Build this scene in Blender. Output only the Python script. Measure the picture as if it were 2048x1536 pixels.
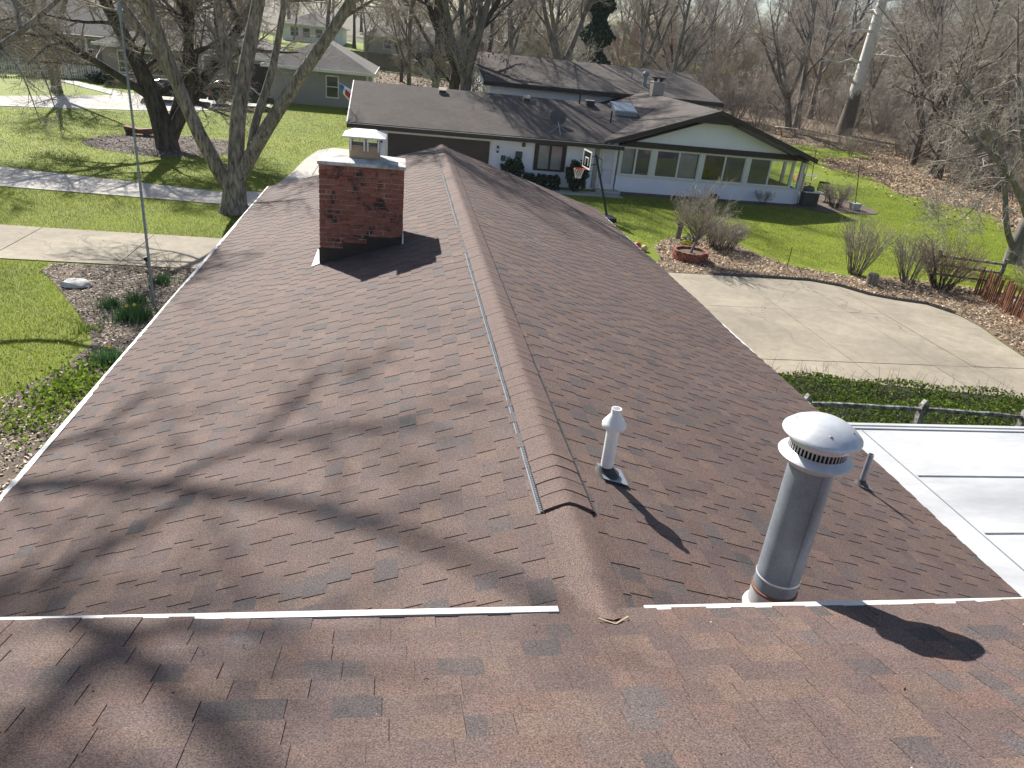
import bpy, math, random
import numpy as np
from mathutils import Vector, Matrix
R = math.radians
rnd = random.Random(7)
rng = np.random.default_rng(11)
scene = bpy.context.scene
for o in list(bpy.data.objects): bpy.data.objects.remove(o)
COL = scene.collection

# ------------------------------------------------------------------ camera
CAM_LOC = Vector((-1.10, -2.70, 6.65))
def cam_axes(yaw, pitch, roll):
    y, p, r = R(yaw), R(pitch), R(roll)
    fw = Vector((math.sin(y)*math.cos(p), math.cos(y)*math.cos(p), -math.sin(p)))
    rt = Vector((math.cos(y), -math.sin(y), 0)); up = rt.cross(fw)
    return rt*math.cos(r)+up*math.sin(r), up*math.cos(r)-rt*math.sin(r), fw
RT, UP, FW = cam_axes(10.32, 24.83, 6.065)
cd = bpy.data.cameras.new('camera'); cam = bpy.data.objects.new('camera', cd); COL.objects.link(cam)
cam.matrix_world = Matrix(((RT.x, UP.x, -FW.x, CAM_LOC.x), (RT.y, UP.y, -FW.y, CAM_LOC.y), (RT.z, UP.z, -FW.z, CAM_LOC.z), (0, 0, 0, 1)))
cd.sensor_width = 36; cd.sensor_fit = 'HORIZONTAL'; cd.lens = 36*1467/2048; cd.clip_start = .05; cd.clip_end = 3000
scene.camera = cam
# ------------------------------------------------------------------ sky, sun, exposure
SUN_DIR = Vector((0.34, -0.70, -0.62)).normalized()
SUN_EL = math.asin(-SUN_DIR.z); SUN_AZ = math.atan2(-SUN_DIR.x, -SUN_DIR.y)
w = bpy.data.worlds.new('World'); scene.world = w; w.use_nodes = True
nt = w.node_tree; nt.nodes.clear()
sky = nt.nodes.new('ShaderNodeTexSky'); sky.sky_type = 'NISHITA'; sky.sun_disc = False
sky.sun_elevation = SUN_EL; sky.sun_rotation = SUN_AZ % (2*math.pi); sky.air_density = 1.0; sky.dust_density = 1.2; sky.ozone_density = 1.0
bg = nt.nodes.new('ShaderNodeBackground'); bg.inputs[1].default_value = .068
ow = nt.nodes.new('ShaderNodeOutputWorld')
nt.links.new(sky.outputs[0], bg.inputs[0]); nt.links.new(bg.outputs[0], ow.inputs[0])
sl = bpy.data.lights.new('sun', 'SUN'); sl.energy = 5.0; sl.angle = R(.53); sl.color = (1, .955, .88)
so = bpy.data.objects.new('sun', sl); COL.objects.link(so); so.rotation_euler = SUN_DIR.to_track_quat('-Z', 'Y').to_euler(); so.location = (-20, 40, 40)
vs = scene.view_settings; vs.view_transform = 'Standard'; vs.look = 'None'; vs.exposure = 0.88; vs.gamma = 1; vs.use_curve_mapping = False
scene.cycles.max_bounces = 6; scene.cycles.transparent_max_bounces = 12; scene.cycles.caustics_reflective = False; scene.cycles.caustics_refractive = False

# ------------------------------------------------------------------ helpers: terrain
def _sp(t, k):
    t = np.asarray(t, float)/k
    return k*np.where(t > 30, t, np.log1p(np.exp(np.minimum(t, 30))))
def terr(x, y):
    z = .045*(_sp(np.asarray(y)-48, 3)-.35*_sp(np.asarray(y)-95, 8))
    ww = np.clip((np.asarray(y)-8)/20, 0, 1); ww = ww*ww*(3-2*ww)
    return z+ww*.05*_sp(np.asarray(x)-28, 3)
def T(x, y): return float(terr(x, y))
# ------------------------------------------------------------------ helpers: materials
def newmat(name):
    m = bpy.data.materials.new(name); m.use_nodes = True; t = m.node_tree
    return m, t, t.nodes['Principled BSDF']
def N(t, kind, **kw):
    n = t.nodes.new(kind)
    for k, v in kw.items():
        if k == 'ins':
            for a, b in v.items(): n.inputs[a].default_value = b
        else: setattr(n, k, v)
    return n
def noise(t, vec, scale, detail=3, rough=.6, dist=0):
    n = N(t, 'ShaderNodeTexNoise', ins={'Scale': scale, 'Detail': detail, 'Roughness': rough, 'Distortion': dist})
    t.links.new(vec, n.inputs['Vector']); return n.outputs['Fac']
def mrange(t, v, a, b, c, d):
    n = N(t, 'ShaderNodeMapRange', ins={1: a, 2: b, 3: c, 4: d}); t.links.new(v, n.inputs[0]); return n.outputs[0]
def mul(t, col, fac):   # colour times scalar
    n = N(t, 'ShaderNodeVectorMath', operation='SCALE')
    if isinstance(col, tuple): n.inputs[0].default_value = col[:3]
    else: t.links.new(col, n.inputs[0])
    t.links.new(fac, n.inputs['Scale']); return n.outputs[0]
def mix(t, fac, a, b):
    n = N(t, 'ShaderNodeMix', data_type='RGBA')
    if isinstance(fac, float): n.inputs[0].default_value = fac
    else: t.links.new(fac, n.inputs[0])
    for i, c in ((6, a), (7, b)):
        if isinstance(c, tuple): n.inputs[i].default_value = (*c[:3], 1)
        else: t.links.new(c, n.inputs[i])
    return n.outputs[2]
def bump(t, bsdf, h, strength, dist):
    b = N(t, 'ShaderNodeBump', ins={'Strength': strength, 'Distance': dist}); t.links.new(h, b.inputs['Height']); t.links.new(b.outputs[0], bsdf.inputs['Normal'])
def coord(t, scale=None):
    c = N(t, 'ShaderNodeTexCoord').outputs['Object']
    if scale:
        m = N(t, 'ShaderNodeMapping'); m.inputs['Scale'].default_value = scale; t.links.new(c, m.inputs[0]); c = m.outputs[0]
    return c
def M(name, col, rough=.7, var=.2, s1=1.2, s2=14, metal=0., bs=.15, bd=.01, stretch=None, attr=False, rand=0., spec=.5, col2=None, patch=None):
    m, t, b = newmat(name); c = coord(t, stretch)
    n1 = noise(t, c, s1, 4); n2 = noise(t, c, s2, 3)
    base = tuple(col)
    if attr:
        a = N(t, 'ShaderNodeVertexColor', layer_name='Col'); base = a.outputs[0]
    if col2:
        base = mix(t, mrange(t, noise(t, c, patch or s1*.6, 5), .42, .62, 0, 1), base, tuple(col2))
    k = mul(t, base, mrange(t, n1, .3, .7, 1-var, 1+var)); k = mul(t, k, mrange(t, n2, .3, .7, 1-var*.7, 1+var*.7))
    if rand:
        oi = N(t, 'ShaderNodeObjectInfo'); k = mul(t, k, mrange(t, oi.outputs['Random'], 0, 1, 1-rand, 1+rand))
    t.links.new(k, b.inputs['Base Color']); b.inputs['Roughness'].default_value = rough; b.inputs['Metallic'].default_value = metal
    b.inputs['Specular IOR Level'].default_value = spec
    if bs: bump(t, b, n2, bs, bd)
    return m
mt = {}
# shingles: colour of each tab comes from the mesh, granules from fine noise
def shingle_mat():
    m, t, b = newmat('shingle'); c = coord(t)
    a = N(t, 'ShaderNodeVertexColor', layer_name='Col')
    g = noise(t, c, 135, 2, .7); g2 = noise(t, c, 420, 1, .5); l = noise(t, c, .8, 4); bl_ = noise(t, c, 4.5, 3, .6)
    k = mix(t, mrange(t, bl_, .38, .62, 0, .5), a.outputs[0], (.102, .075, .070)); k = mul(t, k, mrange(t, g, .30, .70, .30, 1.70)); k = mul(t, k, mrange(t, g2, .25, .75, .7, 1.3)); k = mul(t, k, mrange(t, l, .3, .7, .9, 1.1))
    t.links.new(k, b.inputs['Base Color']); b.inputs['Roughness'].default_value = .8; b.inputs['Specular IOR Level'].default_value = .3
    bump(t, b, g, .5, .004); return m
mt['shingle'] = shingle_mat()
def brick_mat():
    m, t, b = newmat('brick'); c = N(t, 'ShaderNodeNewGeometry').outputs['Position']
    oi = N(t, 'ShaderNodeObjectInfo').outputs['Random']
    k = mix(t, oi, (.25, .080, .055), (.35, .130, .090)); k = mul(t, k, mrange(t, noise(t, c, 38, 4), .3, .7, .75, 1.2))
    soot = noise(t, c, 4.2, 5, .7, .6); k = mix(t, mrange(t, soot, .54, .62, 0, .93), k, (.018, .014, .013))
    k = mix(t, mrange(t, noise(t, c, 9, 4), .62, .8, 0, .35), k, (.55, .42, .36))
    t.links.new(k, b.inputs['Base Color']); b.inputs['Roughness'].default_value = .85
    bump(t, b, noise(t, c, 90, 3), .35, .004); return m
mt['brick'] = brick_mat()
def bark_mat(name, c1, c2, sc=9, st=.55):
    m, t, b = newmat(name); c = coord(t, (1, 1, .22))
    n1 = noise(t, c, sc, 5, .65, .5); n2 = noise(t, c, 1.7, 3)
    k = mix(t, mrange(t, n1, .35, .66, 0, 1), c1, c2); k = mul(t, k, mrange(t, n2, .3, .7, .75, 1.25))
    t.links.new(k, b.inputs['Base Color']); b.inputs['Roughness'].default_value = .9; b.inputs['Specular IOR Level'].default_value = .25
    bump(t, b, n1, st, .05); return m
mt['bark'] = bark_mat('bark', (.075, .063, .053), (.38, .33, .28), 11, .9)
mt['bark_far'] = bark_mat('bark_far', (.10, .09, .08), (.27, .24, .21), 5)
mt['bark_dark'] = bark_mat('bark_dark', (.04, .033, .028), (.13, .11, .092), 6)
mt['bark_white'] = bark_mat('bark_white', (.62, .60, .55), (.75, .74, .70), 1.6, .1)
def syc_mat():
    m, t, b = newmat('sycamore_bark'); c = coord(t); sx = N(t, 'ShaderNodeSeparateXYZ'); t.links.new(c, sx.inputs[0])
    h = mrange(t, sx.outputs[2], 1.5, 7.5, -.35, .45); ad = N(t, 'ShaderNodeMath', operation='ADD'); t.links.new(h, ad.inputs[0]); t.links.new(noise(t, coord(t, (1, 1, .5)), 1.6, 4, .6, .4), ad.inputs[1])
    k = mix(t, mrange(t, ad.outputs[0], .42, .56, 0, 1), (.13, .11, .088), (.70, .685, .64)); k = mul(t, k, mrange(t, noise(t, c, 6, 4), .3, .7, .85, 1.12)); t.links.new(k, b.inputs['Base Color']); b.inputs['Roughness'].default_value = .8; return m
mt['syc'] = syc_mat(); mt['table'] = M('table_wood', (.46, .37, .31), .8, .15, 3, 20, bs=.1)
mt['bark_syc'] = bark_mat('bark_syc', (.13, .11, .09), (.50, .47, .42), 2.5)
def twig(name, col, v=.25): return M(name, col, .8, v, .7, 5, bs=0, spec=.3)
mt['twig'] = twig('twig', (.37, .32, .275)); mt['twig_red'] = twig('twig_red', (.25, .17, .135)); mt['twig_pale'] = twig('twig_pale', (.35, .305, .25)); mt['twig_grey'] = twig('twig_grey', (.37, .33, .285)); mt['twig_white'] = twig('twig_white', (.62, .59, .53))
mt['twig_olive'] = twig('twig_olive', (.24, .205, .12)); mt['twig_budred'] = twig('twig_budred', (.30, .15, .125))
def lawn_mat():
    m, t, b = newmat('lawn'); c = N(t, 'ShaderNodeNewGeometry').outputs['Position']
    big = noise(t, c, .09, 4); mid = noise(t, c, .9, 5, .7); fine = noise(t, c, 26, 4, .75); fleck = noise(t, c, 6.5, 4, .8)
    k = mix(t, mrange(t, big, .35, .65, 0, 1), (.150, .205, .012), (.210, .250, .020))
    k = mix(t, mrange(t, mid, .45, .75, 0, .55), k, (.08, .115, .02))
    k = mix(t, mrange(t, fleck, .58, .72, 0, .5), k, (.18, .165, .07))
    k = mul(t, k, mrange(t, fine, .25, .75, .45, 1.5))
    t.links.new(k, b.inputs['Base Color']); b.inputs['Roughness'].default_value = .8; b.inputs['Specular IOR Level'].default_value = .2
    bump(t, b, fine, .7, .04); return m
mt['lawn'] = lawn_mat()
def concrete_mat(name, col, stain=.4, crack=True):
    m, t, b = newmat(name); c = N(t, 'ShaderNodeNewGeometry').outputs['Position']
    oi = N(t, 'ShaderNodeObjectInfo').outputs['Random']
    k = mul(t, col, mrange(t, noise(t, c, .35, 5, .65), .3, .7, 1-stain*.6, 1.15)); k = mul(t, k, mrange(t, noise(t, c, 3.2, 5, .75), .3, .7, .84, 1.14)); k = mul(t, k, mrange(t, noise(t, c, 60, 2), .3, .7, .86, 1.14))
    k = mul(t, k, mrange(t, oi, 0, 1, .93, 1.07))
    st = noise(t, c, .55, 6, .7, 1.2); k = mix(t, mrange(t, st, .56, .72, 0, stain), k, (.17, .15, .12))
    if crack:
        mp = N(t, 'ShaderNodeVectorMath', operation='ADD'); nz = N(t, 'ShaderNodeTexNoise', ins={'Scale': 1.3, 'Detail': 5}); t.links.new(c, nz.inputs['Vector'])
        t.links.new(c, mp.inputs[0]); t.links.new(nz.outputs['Color'], mp.inputs[1])
        v = N(t, 'ShaderNodeTexVoronoi', feature='DISTANCE_TO_EDGE', ins={'Scale': .16}); t.links.new(mp.outputs[0], v.inputs['Vector'])
        k = mix(t, mrange(t, v.outputs['Distance'], 0, .0028, .75, 0), k, (.08, .07, .055))
    t.links.new(k, b.inputs['Base Color']); b.inputs['Roughness'].default_value = .9
    bump(t, b, noise(t, c, 45, 4), .25, .006); return m
mt['concrete'] = concrete_mat('concrete', (.31, .270, .205), .5); mt['field'] = M('dry_field', (.12, .105, .065), .95, .25, .05, .6, bs=0)
mt['path'] = concrete_mat('path', (.46, .43, .39), .3, False)
mt['leaf'] = M('leaf', (1, 1, 1), .8, .15, 2, 20, attr=True, bs=0, spec=.25)
def thin_mat(name, tr):
    m, t, b = newmat(name); a = N(t, 'ShaderNodeVertexColor', layer_name='Col'); o = t.nodes['Material Output']
    t.links.new(a.outputs[0], b.inputs['Base Color']); b.inputs['Roughness'].default_value = .85; b.inputs['Specular IOR Level'].default_value = .08
    tl_ = N(t, 'ShaderNodeBsdfTranslucent'); t.links.new(a.outputs[0], tl_.inputs[0]); mx = N(t, 'ShaderNodeMixShader', ins={0: tr}); t.links.new(b.outputs[0], mx.inputs[1]); t.links.new(tl_.outputs[0], mx.inputs[2]); t.links.new(mx.outputs[0], o.inputs[0]); return m
mt['grass'] = thin_mat('grass_blade', .5); mt['thinleaf'] = thin_mat('thin_leaf', .35)
mt['soil'] = M('soil', (.115, .088, .066), .95, .35, 1.5, 22, bs=.6, bd=.03)
mt['litter'] = M('litter', (.21, .155, .10), .95, .35, 1.1, 19, bs=.7, bd=.04, col2=(.125, .09, .06))
mt['white'] = M('white_paint', (.70, .69, .66), .55, .035, .8, 9, bs=.03)
mt['whitewall'] = M('white_wall', (.82, .83, .93), .75, .04, .7, 10, bs=.08, bd=.004)
mt['brown'] = M('brown_trim', (.028, .018, .014), .55, .2, 1.5, 12, bs=.05)
mt['garage'] = M('garage_brown', (.042, .025, .020), .5, .15, 1.2, 9, bs=.05)
mt['grey_siding'] = M('grey_siding', (.30, .29, .275), .8, .08, .7, 8, bs=.05)
mt['tan_siding'] = M('tan_siding', (.36, .32, .275), .8, .1, .7, 8, bs=.05)
mt['galv'] = M('galvanised', (.24, .268, .305), .50, .13, 9, 60, metal=.25, bs=.03, bd=.002)
mt['galv_light'] = M('light_metal', (.66, .67, .68), .42, .10, 4, 30, metal=.45, bs=.04, bd=.002)
mt['alu'] = M('aluminium', (.70, .71, .71), .42, .10, 6, 40, metal=.55, bs=.06, bd=.002)
mt['pvc'] = M('pvc', (.80, .80, .79), .4, .03, 3, 20, bs=0)
mt['rubber'] = M('rubber', (.045, .045, .047), .75, .2, 8, 40, bs=.1, bd=.002)
mt['black'] = M('black_plastic', (.012, .012, .012), .55, .2, 8, 40, bs=.05)
mt['dark_metal'] = M('dark_flashing', (.035, .026, .024), .55, .25, 4, 25, bs=.1)
mt['mortar'] = M('mortar', (.38, .335, .30), .95, .3, 6, 60, bs=.4, bd=.006, col2=(.07, .06, .055), patch=5)
mt['crown'] = M('crown_cement', (.66, .65, .63), .9, .2, 4, 30, bs=.3, bd=.006, col2=(.26, .25, .24), patch=3)
mt['clay'] = M('clay_tile', (.42, .30, .20), .8, .15, 5, 40, bs=.15, bd=.003)
mt['terracotta'] = M('terracotta', (.48, .17, .085), .8, .15, 5, 30, bs=.1)
mt['whiteroof'] = M('white_roof_coat', (.50, .505, .51), .6, .07, .9, 14, bs=.15, bd=.006, col2=(.35, .36, .375), patch=.55, stretch=(.5, 1.5, 1))
def rough_roof(name, col):
    m, t, b = newmat(name); c = coord(t); sx = N(t, 'ShaderNodeSeparateXYZ'); t.links.new(c, sx.inputs[0])
    f = N(t, 'ShaderNodeMath', operation='MULTIPLY', ins={1: 7.0}); t.links.new(sx.outputs[2] if name != 'roof_cross' else sx.outputs[2], f.inputs[0]); f.inputs[1].default_value = 25.
    fr = N(t, 'ShaderNodeMath', operation='FRACT'); t.links.new(f.outputs[0], fr.inputs[0])
    k = mul(t, col, mrange(t, noise(t, coord(t, (1, 3, 6)), 3.1, 4, .7), .3, .7, .72, 1.28)); k = mul(t, k, mrange(t, noise(t, c, .45, 5), .3, .7, .8, 1.2)); k = mul(t, k, mrange(t, noise(t, c, 40, 2), .3, .7, .8, 1.2)); k = mul(t, k, mrange(t, fr.outputs[0], 0, .3, .62, 1.08))
    t.links.new(k, b.inputs['Base Color']); b.inputs['Roughness'].default_value = .9; b.inputs['Specular IOR Level'].default_value = .3
    bump(t, b, fr.outputs[0], .6, .02); return m
mt['roof_n'] = rough_roof('neighbour_shingle', (.098, .083, .076)); mt['roof_grey'] = rough_roof('grey_shingle', (.20, .185, .17)); mt['roof_far'] = rough_roof('far_shingle', (.22, .20, .19))
mt['wood'] = M('weathered_wood', (.15, .125, .105), .85, .3, 2, 22, stretch=(1, 1, 1), bs=.3, bd=.006)
mt['rail'] = M('rail_wood', (.085, .07, .06), .9, .35, 3, 24, bs=.5, bd=.01, col2=(.34, .34, .31), patch=9)
mt['redwood'] = M('reddish_wood', (.20, .085, .045), .8, .3, 3, 20, bs=.2)
mt['orangewood'] = M('orange_wood', (.45, .19, .06), .65, .2, 3, 20, bs=.1)
mt['fence'] = M('fence_wood', (.105, .088, .075), .9, .25, 2, 14, bs=.2)
mt['stone'] = M('stone', (.52, .51, .49), .85, .25, 6, 30, bs=.4, bd=.02)
mt['ball_red'] = M('ball_red', (.45, .07, .03), .6, .1, 6, 30); mt['ball_tan'] = M('ball_tan', (.55, .40, .28), .6, .1, 6, 30)
mt['car_green'] = M('car_paint', (.022, .032, .030), .22, .05, 2, 10, metal=.35, bs=0); mt['car_dark'] = M('car_paint_dark', (.018, .020, .026), .22, .05, 2, 10, metal=.35, bs=0); mt['car_white'] = M('car_paint_white', (.55, .56, .58), .25, .05, 2, 10, bs=0)
mt['tyre'] = M('tyre', (.015, .015, .015), .85, .15, 6, 30); mt['redlight'] = M('red_lens', (.5, .02, .02), .25, .05, 5, 20, bs=0); mt['orange'] = M('rim_orange', (.75, .14, .04), .5, .08, 5, 20, bs=0)
mt['flag_blue'] = M('flag_blue', (.03, .16, .50), .8, .06, 2, 20, bs=0); mt['flag_white'] = M('flag_white', (.78, .78, .78), .8, .04, 2, 20, bs=0); mt['flag_red'] = M('flag_red', (.42, .03, .06), .8, .06, 2, 20, bs=0)
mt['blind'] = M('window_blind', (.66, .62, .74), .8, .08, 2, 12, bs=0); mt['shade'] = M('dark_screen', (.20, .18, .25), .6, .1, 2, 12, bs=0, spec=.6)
mt['dish'] = M('dish_grey', (.085, .085, .082), .6, .1, 3, 20, bs=0)
def glass_mat(name, tint, refl):
    m, t, b = newmat(name); t.nodes.remove(b); o = t.nodes['Material Output']
    tr = N(t, 'ShaderNodeBsdfTransparent'); tr.inputs[0].default_value = (*tint, 1); gl = N(t, 'ShaderNodeBsdfGlossy'); gl.inputs['Roughness'].default_value = .03
    fr = N(t, 'ShaderNodeFresnel', ins={'IOR': 1.5}); f = mrange(t, fr.outputs[0], 0, 1, refl, 1); mx = N(t, 'ShaderNodeMixShader')
    t.links.new(f, mx.inputs[0]); t.links.new(tr.outputs[0], mx.inputs[1]); t.links.new(gl.outputs[0], mx.inputs[2]); t.links.new(mx.outputs[0], o.inputs[0]); return m
mt['glass'] = glass_mat('window_glass', (.86, .88, .89), .012); mt['carglass'] = M('car_glass', (.03, .035, .04), .06, .02, 2, 10, bs=0, spec=.9); mt['pane'] = M('pane_glass', (.04, .045, .05), .08, .05, 2, 10, bs=0, spec=.8)
mt['skyglass'] = M('skylight_glass', (.30, .32, .35), .12, .06, 2, 10, bs=0, spec=.8)
# ------------------------------------------------------------------ helpers: objects
WL = {}
def link(o, parent):
    COL.objects.link(o)
    if parent: o.parent = parent
    return o
def tag(o, label=None, cat=None, group=None, kind=None):
    if label: o['label'] = label
    if cat: o['category'] = cat
    if group: o['group'] = group
    if kind: o['kind'] = kind
    return o
def thing(name, label, cat, loc, group=None):
    o = bpy.data.objects.new(name, None); o.empty_display_size = .2; o.location = loc; link(o, None); WL[o.name] = Vector(loc)
    return tag(o, label, cat, group)
def mesh_np(name, V, F, mat, parent=None, smooth=False, cols=None, tris=None):
    """V (n,3) world coordinates; F (m,4) quads and/or tris (k,3)"""
    V = np.asarray(V, np.float32).reshape(-1, 3); off = WL.get(parent.name, Vector((0, 0, 0))) if parent else Vector((0, 0, 0))
    V = V-np.array(off, np.float32)
    me = bpy.data.meshes.new(name); F = np.asarray(F if F is not None else [], np.int32).reshape(-1, 4); tr = np.asarray(tris if tris is not None else [], np.int32).reshape(-1, 3)
    me.vertices.add(len(V)); me.vertices.foreach_set('co', V.ravel())
    nl = F.size+tr.size; me.loops.add(nl); me.loops.foreach_set('vertex_index', np.concatenate([F.ravel(), tr.ravel()]).astype(np.int32))
    me.polygons.add(len(F)+len(tr)); me.polygons.foreach_set('loop_start', np.concatenate([np.arange(len(F))*4, len(F)*4+np.arange(len(tr))*3]).astype(np.int32))
    me.polygons.foreach_set('use_smooth', np.full(len(F)+len(tr), bool(smooth)))
    if cols is not None:
        a = me.color_attributes.new('Col', 'FLOAT_COLOR', 'POINT'); c = np.ones((len(V), 4), np.float32); c[:, :3] = cols; a.data.foreach_set('color', c.ravel())
    me.update(calc_edges=True); me.validate(); me.materials.append(mt[mat] if isinstance(mat, str) else mat)
    o = bpy.data.objects.new(name, me); link(o, parent); WL[o.name] = off
    return o
class MB:
    def __init__(s): s.v = []; s.f = []
    def add(s, vs, fs):
        k = len(s.v); s.v += [tuple(p) for p in vs]; s.f += [[i+k for i in q] for q in fs]; return s
    def box(s, x0, x1, y0, y1, z0, z1, rot=0, c=None):
        vs = [(x, y, z) for z in (z0, z1) for y in (y0, y1) for x in (x0, x1)]
        if rot:
            cx, cy = c or ((x0+x1)/2, (y0+y1)/2); co, si = math.cos(rot), math.sin(rot)
            vs = [(cx+(x-cx)*co-(y-cy)*si, cy+(x-cx)*si+(y-cy)*co, z) for x, y, z in vs]
        return s.add(vs, [(0, 2, 3, 1), (4, 5, 7, 6), (0, 1, 5, 4), (2, 6, 7, 3), (0, 4, 6, 2), (1, 3, 7, 5)])
    def prism(s, poly, d):      # poly: 3-D points, d: extrusion vector
        n = len(poly); d = Vector(d); vs = [Vector(p) for p in poly]; vs += [p+d for p in vs[:n]]
        return s.add(vs, [list(range(n))[::-1], list(range(n, 2*n))]+[(i, (i+1) % n, n+(i+1) % n, n+i) for i in range(n)])
    def bar(s, a, b, wdt, hgt=None):  # box beam between two points
        a, b = Vector(a), Vector(b); d = (b-a).normalized(); ref = Vector((0, 0, 1)) if abs(d.z) < .95 else Vector((1, 0, 0))
        u = d.cross(ref).normalized()*wdt/2; v = u.cross(d).normalized()*(hgt or wdt)/2
        vs = [p+i*u+j*v for p in (a, b) for i, j in ((-1, -1), (1, -1), (1, 1), (-1, 1))]
        return s.add(vs, [(3, 2, 1, 0), (4, 5, 6, 7)]+[(i, (i+1) % 4, 4+(i+1) % 4, 4+i) for i in range(4)])
    def tube(s, pts, rad, n=8, cap=True):
        pts = [Vector(p) for p in pts]; rad = rad if hasattr(rad, '__len__') else [rad]*len(pts); k = len(s.v)
        for i, p in enumerate(pts):
            d = (pts[min(i+1, len(pts)-1)]-pts[max(i-1, 0)]).normalized(); ref = Vector((0, 0, 1)) if abs(d.z) < .9 else Vector((1, 0, 0))
            u = d.cross(ref).normalized(); v = d.cross(u)
            s.v += [tuple(p+(u*math.cos(6.2832*j/n)+v*math.sin(6.2832*j/n))*rad[i]) for j in range(n)]
        for i in range(len(pts)-1): s.f += [[k+i*n+j, k+i*n+(j+1) % n, k+(i+1)*n+(j+1) % n, k+(i+1)*n+j] for j in range(n)]
        if cap: s.f += [[k+j for j in range(n)], [k+(len(pts)-1)*n+j for j in range(n)][::-1]]
        return s
    def lathe(s, c, prof, n=24, cap=True):  # prof: (r, z)
        k = len(s.v); cx, cy = c
        for r, z in prof: s.v += [(cx+r*math.cos(6.2832*j/n), cy+r*math.sin(6.2832*j/n), z) for j in range(n)]
        for i in range(len(prof)-1): s.f += [[k+i*n+j, k+i*n+(j+1) % n, k+(i+1)*n+(j+1) % n, k+(i+1)*n+j] for j in range(n)]
        if cap: s.f += [[k+j for j in range(n)][::-1], [k+(len(prof)-1)*n+j for j in range(n)]]
        return s
    def ball(s, c, rx, ry=None, rz=None, n=12, m=8, jit=0):
        ry = ry or rx; rz = rz or rx; k = len(s.v)
        for i in range(m+1):
            a = math.pi*i/m
            for j in range(n):
                q = 1+rnd.uniform(-jit, jit); s.v.append((c[0]+rx*q*math.sin(a)*math.cos(6.2832*j/n), c[1]+ry*q*math.sin(a)*math.sin(6.2832*j/n), c[2]-rz*q*math.cos(a)))
        for i in range(m): s.f += [[k+i*n+j, k+i*n+(j+1) % n, k+(i+1)*n+(j+1) % n, k+(i+1)*n+j] for j in range(n)]
        return s
    def build(s, name, mat, parent=None, smooth=False, bevel=0, label=None):
        off = WL.get(parent.name, Vector((0, 0, 0))) if parent else Vector((0, 0, 0))
        me = bpy.data.meshes.new(name); me.from_pydata([(p[0]-off.x, p[1]-off.y, p[2]-off.z) for p in s.v], [], s.f); me.update()
        if smooth:
            me.polygons.foreach_set('use_smooth', np.ones(len(me.polygons), bool)); me.set_sharp_from_angle(angle=R(40))
        me.materials.append(mt[mat]); o = bpy.data.objects.new(name, me); link(o, parent); WL[o.name] = off
        if bevel:
            bv = o.modifiers.new('bevel', 'BEVEL'); bv.width = bevel; bv.segments = 2; bv.limit_method = 'ANGLE'
        if label: o['label'] = label
        return o
def inst(src, parent, loc, rot=None, scale=None, name=None):   # an object sharing the mesh of src
    o = bpy.data.objects.new(name or src.name.split('.')[0], src.data); o.location = loc
    if rot: o.rotation_euler = rot
    if scale: o.scale = scale
    link(o, parent); return o
def copy_tree(o, parent=None):
    c = o.copy(); COL.objects.link(c); c.parent = parent
    for ch in list(o.children): copy_tree(ch, c)
    return c
def smooth_poly(pts, n=6):
    out = []; m = len(pts)
    for i in range(m):
        p0, p1, p2, p3 = [np.array(pts[(i+k-1) % m], float) for k in range(4)]
        for j in range(n):
            t = j/n; out.append(.5*((2*p1)+(-p0+p2)*t+(2*p0-5*p1+4*p2-p3)*t*t+(-p0+3*p1-3*p2+p3)*t**3))
    return np.array(out)
def inside(poly, P):
    poly = np.asarray(poly); x, y = P[:, 0], P[:, 1]; r = np.zeros(len(P), bool); j = len(poly)-1
    for i in range(len(poly)):
        xi, yi = poly[i]; xj, yj = poly[j]
        c = ((yi > y) != (yj > y)) & (x < (xj-xi)*(y-yi)/(yj-yi+1e-12)+xi); r ^= c; j = i
    return r
def sample(poly, n):
    poly = np.asarray(poly); lo, hi = poly.min(0), poly.max(0); out = np.zeros((0, 2))
    while len(out) < n:
        P = rng.uniform(lo, hi, (n*2, 2)); out = np.vstack([out, P[inside(poly, P)]])
    return out[:n]
def flecks(name, poly, n, size, palette, label, cat, parent=None, zoff=.02, tilt=.5, dens=None, kind='stuff', pile=.03):
    P = sample(poly, n) if dens is None else dens
    n = len(P); z = terr(P[:, 0], P[:, 1])+zoff+rng.uniform(0, pile, n)
    s = rng.uniform(size[0], size[1], n); a = rng.uniform(0, 6.283, n); el = rng.normal(0, tilt, n); e2 = rng.normal(0, tilt, n)
    u = np.stack([np.cos(a), np.sin(a), el], 1)*s[:, None]; v = np.stack([-np.sin(a), np.cos(a), e2], 1)*(s*rng.uniform(.35, .7, n))[:, None]
    c = np.stack([P[:, 0], P[:, 1], z], 1); V = np.stack([c-u, c+v, c+u, c-v], 1).reshape(-1, 3)
    col = np.array(palette)[rng.integers(0, len(palette), n)]*rng.uniform(.7, 1.3, (n, 1))
    o = mesh_np(name, V, np.arange(n*4).reshape(-1, 4), 'leaf', parent, cols=np.repeat(col, 4, 0))
    if label: tag(o, label, cat)
    o['kind'] = kind
    return o
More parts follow.
